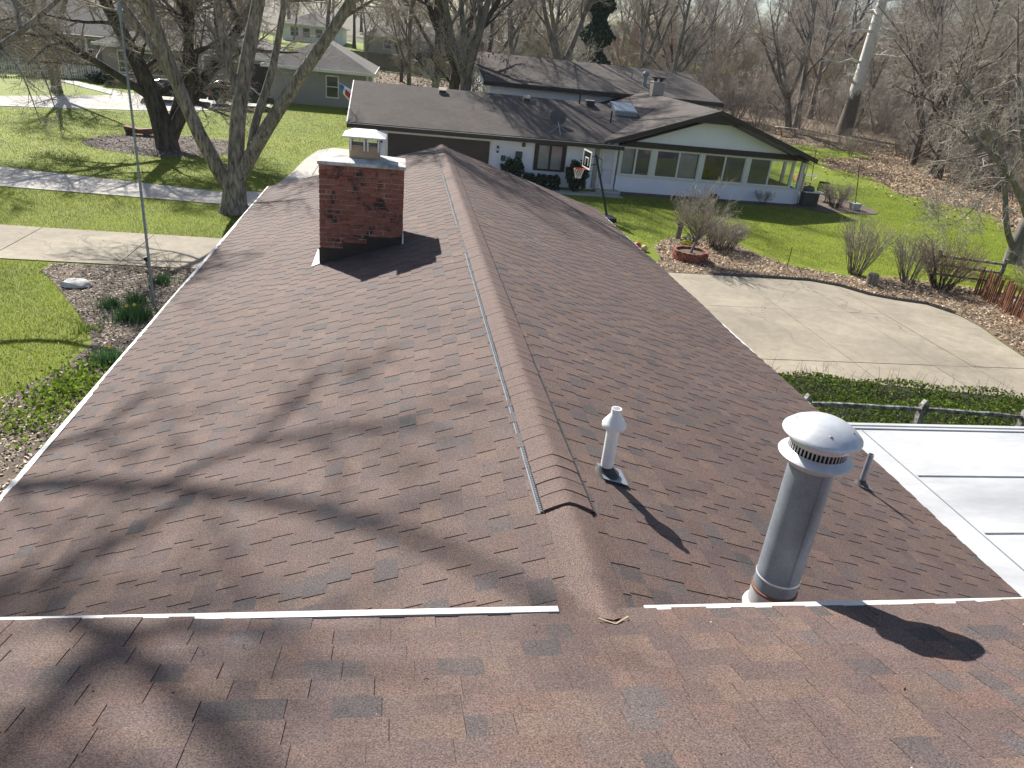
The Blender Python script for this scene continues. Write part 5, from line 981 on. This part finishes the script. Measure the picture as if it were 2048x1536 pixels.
# ================================================================== shrubs
def shrub(name, label, loc, n, h, spread, mats, thick=.012, sub_=((5, .5, 20, 48, .35, .1, .03, 5), (3, .28, 20, 48, .3, .12, .02, 4)), base=.15, up=.03, group=None):
    t = thing(name, label, 'shrub', (*loc, T(*loc)), group); st, sm = Tubes(), Tubes()
    for k in range(n):
        a = rnd.uniform(0, 6.283); rr = base*math.sqrt(rnd.random()); s_ = spread*math.sqrt(rnd.random())
        p, r = branch((loc[0]+rr*math.cos(a), loc[1]+rr*math.sin(a), T(*loc)-.05), (s_*math.cos(a), s_*math.sin(a), 1), h*rnd.uniform(.7, 1.1), thick, thick*.35, 7, .06, up); st.add(p, r, 4); sub(p, r, 0, [(a_, b_*h/1.6, *c_) for a_, b_, *c_ in sub_], sm, sm, .0055)
    st.build('stem', mats[0], t); sm.build('twig', mats[1], t); return t
shrub('vase_shrub', 'leafless vase shaped shrub at the patio edge, leftmost of three', (16.0, 22.0), 46, 2.0, .5, ('bark_far', 'twig_pale'), .016, base=.22)
shrub('vase_shrub', 'leafless vase shaped shrub just right of the stump, middle of three', (17.7, 21.3), 46, 1.75, .6, ('bark_far', 'twig_pale'), .016, base=.22)
shrub('vase_shrub', 'broad reddish leafless shrub beside the three rail fence, rightmost of three', (18.7, 20.7), 64, 1.7, .85, ('bark_dark', 'twig_red'), .017, base=.25)
shrub('red_shrub', 'red stemmed twiggy shrub in front of the stick fence', (20.6, 17.0), 90, 1.3, .8, ('twig_red', 'twig_red'), .009, base=1.0)
shrub('red_shrub', 'dull brown twiggy shrub at the right edge above the stick fence', (21.8, 18.8), 90, 1.9, .8, ('twig_red', 'twig'), .009, base=.9)
shrub('dark_brush', 'dense dark brown twig mound right of the planter shrub', (11.7, 24.7), 130, 1.15, .75, ('bark_dark', 'twig'), .009, base=.45)
shrub('porch_shrub', 'round grey leafless shrub beside the porch paving', (23.2, 35.9), 70, 1.35, .9, ('bark_dark', 'twig_pale'), base=.3)
shrub('low_shrub', 'small leafless shrub against the white sunroom wall', (18.6, 35.4), 26, .75, .8, ('bark_dark', 'twig'), .007)
# planter ring and its shrub
pl = thing('brick_planter', 'round brick planter ring beside the patio', 'planter', (9.72, 22.8, 0))
pb = MB().box(-.095, .095, -.05, .05, -.04, .04).build('brick', 'brick', None); pdt = pb.data; bpy.data.objects.remove(pb)
for row in range(4):
    for k in range(19):
        a = 6.2832*(k+.5*(row % 2))/19; o = bpy.data.objects.new('brick', pdt); o.location = (.60*math.cos(a), .60*math.sin(a), .05+.087*row); o.rotation_euler = (0, 0, a+1.5708); link(o, pl)
MB().lathe((9.72, 22.8), [(.545, 0), (.545, .26), (.0, .27)], 24, cap=False).build('soil', 'soil', pl)
t = thing('planter_shrub', 'large rounded bare shrub growing out of the brick planter', 'shrub', (9.75, 22.8, .25)); st, sm = Tubes(), Tubes()
P, Rr = resamp([(9.68, 22.75, .2), (9.8, 22.8, .55), (9.95, 22.85, .95)], [.055, .05, .045], 6); st.add(P, Rr, 8)
for k in range(48):
    a = rnd.uniform(0, 6.283); s_ = 1.15*math.sqrt(rnd.random()); p, r = branch(P[rnd.randrange(3, 6)], (s_*math.cos(a), s_*math.sin(a), .95), rnd.uniform(1.1, 1.9), .018, .006, 7, .07, .03); st.add(p, r, 4); sub(p, r, 0, [(5, .7, 20, 48, .25, .1, .03, 5), (4, .35, 20, 48, .2, .12, .02, 4)], sm, sm, .0055)
st.build('stem', 'bark_far', t); sm.build('twig', 'twig_pale', t)
# evergreen bushes along the white house
def bush(label, c, r, n, pal, s=(.03, .07), name='evergreen_bush', box=False, cat='bush'):
    t = thing(name, label, cat, (c[0], c[1], T(c[0], c[1]))); P = []
    while len(P) < n:
        q = np.array([rnd.uniform(-1, 1) for _ in range(3)]); rr = (max(abs(q)) if box else np.linalg.norm(q))
        lump = 1+.14*math.sin(q[0]*7+q[2]*5)+.10*math.sin(q[1]*9+q[2]*8)
        if .5 < rr < lump*.95: P.append((c[0]+q[0]*r[0], c[1]+q[1]*r[1], T(c[0], c[1])+r[2]*(1+q[2])))
    V, F, C = leafmass(np.array(P), s, pal); mesh_np('foliage', V, F, 'leaf', t, cols=C); MB().tube([(c[0], c[1], T(c[0], c[1])-.05), (c[0], c[1], T(c[0], c[1])+r[2])], [.05, .03], 6).build('stem', 'bark_dark', t); return t
EG = [(.018, .040, .016), (.026, .052, .020), (.012, .028, .012), (.04, .065, .03)]
bush('dark round evergreen bush between the garage door and the brown window', (4.65, 35.2), (.62, .5, .72), 4200, EG); bush('dark conical evergreen bush left of the storm door', (8.0, 35.1), (.62, .5, .80), 4600, EG)
for k, (x, l) in enumerate(((5.55, 'leftmost clipped dark hedge block under the brown window'), (6.2, 'middle clipped dark hedge block under the brown window'), (6.85, 'rightmost clipped dark hedge block under the brown window'))): bush(l, (x, 35.1), (.29, .35, .36), 1700, EG, name='hedge_block', box=True)
bush('low grey green shrub by the garage corner at the curved drive', (-3.0, 37.6), (.9, .9, .4), 2600, [(.09, .10, .07), (.13, .13, .10), (.06, .07, .045)]); bush('dark leafy shrub behind the chimney beside the drive', (-4.0, 30.5), (.5, .5, .45), 1600, [(.04, .035, .03), (.07, .06, .045)])
bush('small dark evergreen at the sunroom wall behind the planter shrub', (15.7, 35.4), (.3, .25, .18), 700, EG); bush('dark low bush by the picket fence end', (-24.2, 63.3), (1.2, .7, .4), 1300, EG, (.05, .11))
# ground cover strip with dead stalks behind the flat roof
GC = np.array([(4.5, 12.35), (8.2, 12.35), (14.2, 11.35), (17, 10.8), (17, 5.6), (4.5, 5.6)]); P = sample(GC, 60000); hh = .04+.13*rng.random(len(P))
PP = np.column_stack([P, hh+.04+.05*np.sin(P[:, 0]*3)+.04*np.sin(P[:, 1]*5)]); V, F, C = leafmass(PP, (.022, .05), [(.085, .14, .018), (.11, .17, .025), (.06, .10, .014), (.15, .19, .04)])
o = mesh_np('ground_cover', V, F, 'thinleaf', cols=C); tag(o, 'dense low green ground cover round the split rail fence', 'ground cover', kind='stuff')
bed('cover_soil', GC, 'dark_metal', .012)
flecks('cover_leaves', GC, 260, (.012, .028), [(.30, .24, .16), (.4, .34, .25)], 'dry leaves caught in the ground cover', 'leaves', zoff=.22, tilt=.5)
st = Tubes()
for k in range(90):
    x = rnd.uniform(7.5, 15); y = 12.25-(max(0, x-8.2)*.165)-rnd.uniform(0, .5); p, r = branch((x, y, .1), (rnd.uniform(-.3, .3), rnd.uniform(-.2, .5), 1), rnd.uniform(.25, .55), .007, .003, 5, .12, -.04); st.add(p, r, 4)
tag(st.build('dead_stalks', 'twig_red', None), 'brown dead stalks standing along the patio side of the ground cover', 'stalks', kind='stuff')
# ================================================================== flower bed on the left
def clump(label, x, y, n, h, yellow=0, pal=((.05, .12, .04), (.07, .15, .05), (.04, .09, .04)), rad=.12):
    t = thing('daffodil_clump', label, 'plant', (x, y, 0)); P = np.array([(x+rnd.gauss(0, rad), y+rnd.gauss(0, rad)) for _ in range(n)]); V, C = blades(P, (h*.7, h*1.15), (.016, .028), list(pal), .35, z=np.zeros(n)); mesh_np('leaves', V, None, 'grass', t, cols=C, tris=np.arange(len(V)).reshape(-1, 3))
    for k in range(yellow):
        fx, fy, fz = x+rnd.gauss(0, rad*.5), y+rnd.gauss(0, rad*.5)-.1, h*rnd.uniform(.95, 1.15); m = MB()
        for j in range(6): a = j*1.047; m.add([(fx, fy-.005, fz), (fx+.028*math.cos(a-.4), fy-.012, fz+.028*math.sin(a-.4)), (fx+.052*math.cos(a), fy-.006, fz+.052*math.sin(a)), (fx+.028*math.cos(a+.4), fy-.012, fz+.028*math.sin(a+.4))], [[0, 1, 2, 3]])
        m.build('flower', 'yellow', t); MB().tube([(fx, fy-.01, fz), (fx, fy-.05, fz)], [.012, .02], 8).build('trumpet', 'yellow', t)
mt['yellow'] = M('petal_yellow', (.75, .55, .03), .6, .08, 5, 30, bs=0)
clump('small daffodil clump left of the large one', -7.82, 15.1, 150, .30); clump('daffodil clump just behind the large one', -7.3, 15.45, 190, .30); clump('largest daffodil clump, with a yellow bloom', -7.05, 14.4, 480, .36, 2, rad=.20); clump('daffodil clump nearest the spotlight', -7.18, 17.1, 170, .28); clump('daffodil clump nearest the eave strip', -6.75, 11.8, 280, .36, 1, rad=.16)
clump('tiny bright green sprout patch between the daffodils and the lawn', -7.72, 13.6, 110, .14, 0, ((.13, .20, .03), (.16, .22, .04)), .13)
P = np.vstack([rng.normal((-7.0, 10.6), (.35, .6), (1100, 2)), rng.normal((-7.3, 9.3), (.4, .5), (350, 2))]); P = P[P[:, 0] < -4.6]; PP = np.column_stack([P, rng.uniform(.03, .18, len(P))]); V, F, C = leafmass(PP, (.03, .065), [(.19, .28, .035), (.24, .33, .05), (.15, .22, .03)])
tag(mesh_np('leafy_cover', V, F, 'thinleaf', cols=C), 'fresh green leafy ground cover in the bed beside the eave', 'ground cover', kind='stuff')
m = MB(); m.ball((-9.05, 16.5, .07), .36, .27, .12, 12, 7, .10); tag(m.build('flat_stone', 'stone', None, smooth=True), 'pale flat stone in the mulch bed', 'stone')
sl_ = thing('spotlight', 'small black garden spotlight on a stake by the driveway edge', 'light', (-7.85, 18.2, 0)); MB().tube([(-7.85, 18.2, 0), (-7.85, 18.2, .16)], .012, 6).build('stake', 'black', sl_); MB().tube([(-7.85, 18.15, .14), (-7.82, 18.2, .2)], .06, 10).build('base', 'galv', sl_); MB().tube([(-7.84, 18.2, .22), (-7.88, 18.2, .36)], [.035, .08], 10).build('lamp_head', 'black', sl_)
fp = thing('flagpole', 'tall thin metal pole rising from the mulch bed beside our eave', 'pole', (-6.87, 15.31, 0))
MB().tube([(-6.87, 15.31, -.1), (-6.87, 15.31, 3.3)], .030, 10).build('lower_tube', 'galv', fp, smooth=True); MB().tube([(-6.87, 15.31, 3.3), (-6.88, 15.31, 6.45)], .024, 10).build('upper_tube', 'galv', fp, smooth=True); MB().lathe((-6.88, 15.31), [(.03, 6.38), (.055, 6.42), (.055, 6.48), (.03, 6.53), (.035, 6.58), (.01, 6.64)], 12).build('finial', 'galv', fp, smooth=True)
st = Tubes()
for k in range(26):
    p, r = branch((-8.6+rnd.random()*2.0, 18.2+rnd.uniform(-.25, .15), .04), (rnd.uniform(-1, 1), rnd.uniform(-.4, .4), .25), rnd.uniform(.4, 1.0), .008, .003, 6, .12, -.02); st.add(p, r, 4)
tag(st.build('pruned_twigs', 'twig_red', None), 'loose pruned twigs lying along the driveway edge of the bed', 'twigs', kind='stuff')
# ================================================================== right bed details
ed = thing('scalloped_edging', 'brown scalloped edging strip between patio and shrub bed', 'edging', (12, 20.8, 0))
em = MB(); 
for j in range(7): a = math.pi*j/6; em.v += [(.055*math.cos(a), -.015, .05+.05*math.sin(a)), (.055*math.cos(a), .015, .05+.05*math.sin(a))]
em.v += [(-.055, -.015, -.03), (-.055, .015, -.03), (.055, -.015, -.03), (.055, .015, -.03)]
em.f = [[2*j, 2*j+1, 2*j+3, 2*j+2] for j in range(6)]+[[0, 2, 4, 6, 8, 10, 12, 14, 16][:7]+[14, 16], [13, 11, 9, 7, 5, 3, 1, 17, 15], [12, 13, 15, 14], [0, 16, 17, 1]]
eo = em.build('edging_piece', 'bark_far', None); edat = eo.data; bpy.data.objects.remove(eo)
path = np.array([(9.9, 20.82), (11.8, 20.86), (13.4, 20.78), (14.35, 20.28), (14.95, 19.42), (15.65, 19.02), (16.65, 18.68), (17.12, 17.7)]); d = np.r_[0, np.cumsum(np.linalg.norm(np.diff(path, axis=0), axis=1))]
for k in range(int(d[-1]/.112)):
    s_ = k*.112; x, y = np.interp(s_, d, path[:, 0]), np.interp(s_, d, path[:, 1]); x2, y2 = np.interp(s_+.05, d, path[:, 0]), np.interp(s_+.05, d, path[:, 1]); o = bpy.data.objects.new('edging_piece', edat); o.location = Vector((x, y, .03))-WL[ed.name]; o.rotation_euler = (rnd.uniform(-.1, .1), 0, math.atan2(y2-y, x2-x)); link(o, ed)
sp_t = thing('tree_stump', 'short grey weathered stump at the patio edge', 'stump', (15.88, 20.75, 0)); MB().lathe((15.88, 20.75), [(.23, -.05), (.20, .1), (.185, .38), (.17, .42)], 14).build('trunk', 'bark_far', sp_t); MB().lathe((15.88, 20.75), [(.165, .421), (.0, .43)], 14, cap=False).build('cut_face', 'bark_dark', sp_t)
ps = thing('log_post', 'short knobbly log post behind the planter shrub', 'post', (10.37, 25.95, 0)); MB().tube([(10.37, 25.95, -.1), (10.38, 25.95, .4), (10.4, 25.95, .62), (10.39, 25.95, .72)], [.12, .11, .13, .09], 9).build('trunk', 'bark_far', ps); MB().tube([(10.4, 25.95, .55), (10.2, 25.9, .68)], [.06, .04], 7).build('stub', 'bark_far', ps)
bush('pale yellow flowering plant behind the planter', (10.3, 24.8), (.28, .22, .13), 420, [(.55, .52, .05), (.62, .56, .10), (.08, .15, .03)], (.02, .045), 'flowering_plant', cat='plant'); bush('pale green and white clump behind the yellow flowers', (10.75, 25.5), (.32, .25, .17), 420, [(.45, .48, .36), (.07, .14, .03), (.6, .6, .5)], (.02, .05), 'flowering_plant', cat='plant')
for nm, c, r_, mm, l in (('ball', (7.95, 23.75), .15, 'ball_red', 'orange red ball on the grass beside our eave'), ('ball', (8.2, 23.6), .12, 'ball_tan', 'pale tan ball next to the red ball on the grass')): tag(MB().ball((*c, r_), r_, n=18, m=12).build(nm, mm, None, smooth=True), l, 'ball')
for x, y, h, l in ((13.55, 22.6, .75, 'thin dark stake in the leaf bed left of the three shrubs'), (12.7, 25.4, .42, 'short dark stake beside the dark twig mound')): tag(MB().tube([(x, y, -.05), (x+.01, y, h)], .014, 6).build('garden_stake', 'dark_metal', None), l, 'stake')
tp = thing('terracotta_pot', 'terracotta pot cut by the right edge on the patio', 'pot', (16.95, 14.15, 0)); MB().lathe((16.95, 14.15), [(.13, .03), (.19, .30), (.215, .30), (.22, .37), (.19, .37), (.18, .32)], 20).build('body', 'terracotta', tp, smooth=True)
# ================================================================== basketball hoop
hp = thing('basketball_hoop', 'black basketball hoop with clear backboard in front of the storm door', 'basketball hoop', (8.15, 29.9, 0))
MB().tube([(8.12, 28.95, .1), (7.62, 29.8, 2.1), (7.52, 30.0, 2.55)], [.05, .05, .05], 8).build('pole', 'black', hp); MB().box(7.75, 8.4, 28.3, 29.2, 0, .16).build('base', 'black', hp, bevel=.04)
MB().bar((7.5, 30, 2.5), (7.12, 29.75, 2.42), .04).bar((7.6, 30, 2.15), (7.12, 29.75, 2.1), .04).bar((7.5, 30.0, 2.5), (7.85, 30.1, 2.35), .03).bar((7.85, 30.1, 2.35), (7.9, 30.1, 1.6), .025).bar((7.9, 30.1, 1.6), (7.75, 30, 1.62), .025).build('arm', 'black', hp)
bd = Vector((.08, -1, 0)).normalized(); cc = Vector((7.08, 29.7, 2.36)); bb = MB()
def bquad(u0, u1, z0, z1, mat, name, th=.03): return MB().prism([cc+bd*u0+Vector((0, 0, z0)), cc+bd*u1+Vector((0, 0, z0)), cc+bd*u1+Vector((0, 0, z1)), cc+bd*u0+Vector((0, 0, z1))], Vector((bd.y, -bd.x, 0))*th).build(name, mat, hp)
for a in ((-.55, .55, .33, .38), (-.55, .55, -.38, -.33), (-.55, -.50, -.33, .33), (.50, .55, -.33, .33), (-.22, .22, .06, .09), (-.22, -.19, -.25, .06), (.19, .22, -.25, .06)): bquad(*a, 'white', 'board_frame', .035)
bquad(-.5, .5, -.33, .33, 'glass', 'backboard', .012)
rc = cc+Vector((-bd.y*-1, bd.x*-1, 0))*0+Vector((-1, -.08, 0)).normalized()*.33+Vector((0, 0, -.42)); m = MB(); m.tube([rc+Vector((.23*math.cos(k*.2618), .23*math.sin(k*.2618), 0)) for k in range(25)], .016, 6, False).bar(rc+Vector((.2, .016, 0)), rc+Vector((.34, .027, 0)), .10, .03).build('rim', 'orange', hp)
m = MB()
for k in range(12):
    for sg in (-1, 1):
        P = []
        for j in range(5): a = k*.5236+sg*j*.2618; q = .23-.03*j if j < 4 else .12; P.append(rc+Vector((q*math.cos(a), q*math.sin(a), -.10*j)))
        m.tube(P, .006, 3, False)
o = m.build('net', 'white', hp); o['kind'] = 'stuff'
# ================================================================== porch furniture, pots and poles
def chair(name, label, x, y, rot, mat, rock=False):
    t = thing(name, label, 'chair', (x, y, T(x, y)+.03)); z0 = T(x, y)+.03; c, s_ = math.cos(rot), math.sin(rot)
    def bx(nm, a0, a1, b0, b1, c0, c1): MB().box(x+a0, x+a1, y+b0, y+b1, z0+c0, z0+c1, rot, (x, y)).build(nm, mat, t)
    for sx in (-.29, .25): bx('leg', sx, sx+.045, -.3, -.255, 0, .62); bx('leg', sx, sx+.045, .24, .285, 0, 1.1); bx('arm', sx-.02, sx+.07, -.34, .24, .62, .65)
    for k in range(6): bx('seat_slat', -.25, .25, -.30+k*.09, -.225+k*.09, .40, .425)
    for k in range(6): bx('back_slat', -.22+k*.08, -.17+k*.08, .25, .272, .46, 1.02)
    bx('top_rail', -.25, .25, .245, .28, 1.02, 1.12); bx('lower_rail', -.25, .25, .245, .28, .43, .46)
    if rock:
        for sx in (-.29, .25): bx('rocker', sx, sx+.045, -.42, .48, -.02, .03)
chair('rocking_chair', 'dark brown slatted rocking chair on the porch paving', 23.2, 37.6, 2.6, 'brown', True); chair('wooden_chair', 'orange wooden chair nearest the sunroom corner', 22.4, 38.4, .9, 'orangewood'); chair('wooden_chair', 'orange wooden chair partly hidden behind the other', 23.3, 40.0, .5, 'orangewood')
gr = thing('covered_grill', 'dark grill with pale grey lumpy cover at the sunroom corner', 'grill', (21.4, 35.9, .03)); MB().box(20.98, 21.85, 35.5, 36.1, .03, .78).build('cart', 'dark_metal', gr, bevel=.02); MB().ball((21.35, 35.9, .92), .34, .3, .2, 12, 8, .12).build('cover', 'dish', gr, smooth=True); MB().box(21.0, 22.1, 35.55, 36.1, .781, .83).build('shelf', 'galv_light', gr)
lc = thing('folded_lounger', 'white tubular lounge chair frame standing on the porch', 'lounger', (23.6, 40.6, T(23.6, 40.6))); MB().tube([(23.2, 40.6, .05), (23.1, 40.6, .9), (24.5, 40.7, 1.05), (24.1, 40.7, .55), (23.3, 40.6, .35)], .03, 8).tube([(23.3, 41.1, .05), (23.2, 41.1, .9), (24.6, 41.2, 1.05)], .03, 8).build('frame', 'white', lc); MB().bar((23.15, 40.62, .85), (23.25, 41.12, .85), .06, .3).build('sling', 'orangewood', lc)
po = thing('concrete_planter', 'square pot with a rust coloured pole standing at the porch edge', 'planter', (24.15, 35.55, .04)); MB().add([(24.15+sx*a, 35.55+sy*a, z) for z, a in ((.03, .18), (.42, .26)) for sx, sy in ((-1, -1), (1, -1), (1, 1), (-1, 1))], [[3, 2, 1, 0], [4, 5, 6, 7], [0, 1, 5, 4], [1, 2, 6, 5], [2, 3, 7, 6], [3, 0, 4, 7]]).build('pot', 'stone', po); MB().tube([(24.15, 35.55, .3), (23.84, 35.75, 2.45)], .025, 8).build('pole', 'redwood', po)
tag(MB().tube([(26.32, 44.4, 0), (26.13, 44.5, 2.25)], .025, 8).build('garden_pole', 'redwood', None), 'thin rust coloured pole on the lawn behind the sunroom corner', 'pole')
pt = thing('picnic_table', 'weathered picnic table at the foot of the wooded slope', 'picnic table', (35, 65.9, T(35, 65.9))); zt = T(35, 65.9); rt_ = -.15
for k in range(5): MB().box(33.9, 36.1, 65.55+k*.15, 65.68+k*.15, zt+.72, zt+.76, rt_, (35, 65.9)).build('top_board', 'table', pt)
for dy in (-.75, .6):
    for j in range(2): MB().box(33.9, 36.1, 65.9+dy+j*.15, 66.03+dy+j*.15, zt+.42, zt+.46, rt_, (35, 65.9)).build('bench_board', 'table', pt)
for x in (34.3, 35.7):
    m = MB(); m.bar((x, 65.2, zt), (x, 65.75, zt+.72), .06, .1).bar((x, 66.6, zt), (x, 66.05, zt+.72), .06, .1).bar((x, 65.1, zt+.40), (x, 66.7, zt+.40), .05, .09); m.build('trestle', 'redwood', pt)
lg = thing('log_bench', 'small dark wooden cart shaped planter on the mulch ring', 'planter', (-15.2, 42.3, 0)); MB().prism([(-15.9, 42.1, .15), (-14.6, 42.1, .15), (-14.45, 42.1, .48), (-15.2, 42.1, .38), (-16.0, 42.1, .5)], (0, .5, 0)).build('trough', 'redwood', lg); 
for x in (-15.7, -14.8): MB().tube([(x, 42.05, .17), (x, 42.0, .17)], .17, 12).build('wheel', 'bark_dark', lg)
# ================================================================== cars
def car(name, label, x, y, rot, paint, suv=True, far=False):
    z0 = T(x, y)+.04; t = thing(name, label, 'car', (x, y, z0)); H = 1.68 if suv else 1.45; L, W_ = (4.6, 1.82) if suv else (4.7, 1.8); M4 = Matrix.Translation((x, y, z0)) @ Matrix.Rotation(rot, 4, 'Z')
    def put(pts): return [tuple(M4 @ Vector(p)) for p in pts]
    def sect(prof, w0, w1, zb, zt):  # side profile extruded with tumblehome
        n = len(prof); V = []
        for sg in (-1, 1): V += [(px, sg*(w0+(w1-w0)*min(1, max(0, (pz-zb)/(zt-zb))))/2, pz) for px, pz in prof]
        return put(V), [list(range(n))[::-1] if True else None, list(range(n, 2*n))]+[[i, (i+1) % n, n+(i+1) % n, n+i] for i in range(n)]
    belt = .98 if suv else .90
    body = [(-2.25, .35), (-2.3, .62), (-2.22, belt), (.95, belt), (1.55, belt-.04), (2.2, .80), (2.3, .62), (2.26, .35)]
    o = MB().add(*sect(body, W_, W_*.97, .3, 1)).build('body', paint, t, bevel=.06)
    cab = [(-2.12, belt), (-1.85, H-.10), (-1.5, H), (.1, H), (.4, H-.05), (1.15, belt)] if suv else [(-1.75, belt), (-1.1, H-.06), (-.8, H), (.05, H), (.3, H-.05), (1.1, belt)]
    MB().add(*sect(cab, W_*.95, W_*.74, belt, H)).build('cabin', paint, t, bevel=.05)
    for sg in (-1, 1):
        def gl(a, b, c_, d): 
            m = MB(); pts = []
            for px, pz in (a, b, c_, d): pts.append((px, sg*((W_*.95+(W_*.74-W_*.95)*(pz-belt)/(H-belt))/2+.006), pz))
            m.add(put(pts), [[0, 1, 2, 3]]); m.build('side_window', 'carglass', t)
        if suv: gl((-1.9, belt+.05), (-1.2, belt+.05), (-1.2, H-.12), (-1.72, H-.14)); gl((-1.12, belt+.05), (-.28, belt+.05), (-.28, H-.1), (-1.12, H-.1)); gl((-.2, belt+.05), (.85, belt+.05), (.3, H-.12), (-.2, H-.1))
        else: gl((-1.35, belt+.05), (-.4, belt+.05), (-.4, H-.1), (-.9, H-.1)); gl((-.32, belt+.05), (.85, belt+.05), (.25, H-.11), (-.32, H-.1))
    a, b = ((1.12, belt+.03), (.42, H-.08)); w0, w1 = W_*.90/2, W_*.72/2; MB().add(put([(a[0]+.012, -w0, a[1]), (a[0]+.012, w0, a[1]), (b[0]+.012, w1, b[1]), (b[0]+.012, -w1, b[1])]), [[0, 1, 2, 3]]).build('windscreen', 'skyglass', t)
    a, b = ((-2.13, belt+.03), (-1.9, H-.14)) if suv else ((-1.74, belt+.03), (-1.14, H-.1)); MB().add(put([(a[0]-.012, -w0, a[1]), (a[0]-.012, w0, a[1]), (b[0]-.012, w1, b[1]), (b[0]-.012, -w1, b[1])]), [[3, 2, 1, 0]]).build('rear_window', 'skyglass', t)
    for px in (-1.42, 1.42):
        for sg in (-1, 1):
            wl = MB().tube(put([(px, sg*(W_/2-.2), .34), (px, sg*(W_/2+.012), .34)]), .34, 20).build('wheel', 'tyre', t); MB().tube(put([(px, sg*(W_/2), .34), (px, sg*(W_/2+.02), .34)]), .21, 14).build('rim', 'alu', wl)
            m = MB()
            for k in range(5): a_ = k*1.2566; m.add(put([(px+.05*math.cos(a_-1), sg*(W_/2+.022), .34+.05*math.sin(a_-1)), (px+.05*math.cos(a_+1), sg*(W_/2+.022), .34+.05*math.sin(a_+1)), (px+.19*math.cos(a_+.25), sg*(W_/2+.022), .34+.19*math.sin(a_+.25)), (px+.19*math.cos(a_-.25), sg*(W_/2+.022), .34+.19*math.sin(a_-.25))]), [[0, 1, 2, 3]])
            m.build('spoke', 'galv', wl)
    for sg in (-1, 1):
        MB().add(put([(-2.285, sg*.9, .68), (-2.285, sg*.62, .68), (-2.25, sg*.62, .93), (-2.25, sg*.9, .93), (-2.1, sg*.918, .7), (-2.1, sg*.918, .92)]), [[0, 1, 2, 3], [0, 3, 5, 4]]).build('tail_light', 'redlight', t); MB().add(put([(2.29, sg*.85, .60), (2.29, sg*.5, .62), (2.22, sg*.5, .76), (2.2, sg*.85, .76)]), [[0, 1, 2, 3]]).build('headlight', 'skyglass', t)
    MB().box(0, .01, 0, .01, 0, .01).v
    return t
car('parked_car', 'dark green estate car parked in front of the grey house, seen between tree stems', -12.6, 57.4, .16, 'car_green'); car('parked_car', 'dark sedan parked left of the green car behind the mulched tree', -17.3, 57.2, .2, 'car_dark', False)
car('parked_car', 'dark car on the far lawn drive beyond the board fence', 3.5, 121, .3, 'car_dark'); car('parked_car', 'silver and dark car far beyond the back roof', 27, 175, -.4, 'car_white')
# ================================================================== air
hz = MB().box(-1000, 1000, -400, 1600, -3, 48).build('haze', 'white'); hz['kind'] = 'stuff'; hz.data.materials.clear()
hm = bpy.data.materials.new('haze'); hm.use_nodes = True; hm.node_tree.nodes.clear(); ho = hm.node_tree.nodes.new('ShaderNodeOutputMaterial'); hv = hm.node_tree.nodes.new('ShaderNodeVolumePrincipled')
hv.inputs['Color'].default_value = (.82, .88, 1, 1); hv.inputs['Density'].default_value = .0002; hm.node_tree.links.new(hv.outputs[0], ho.inputs['Volume']); hz.data.materials.append(hm)
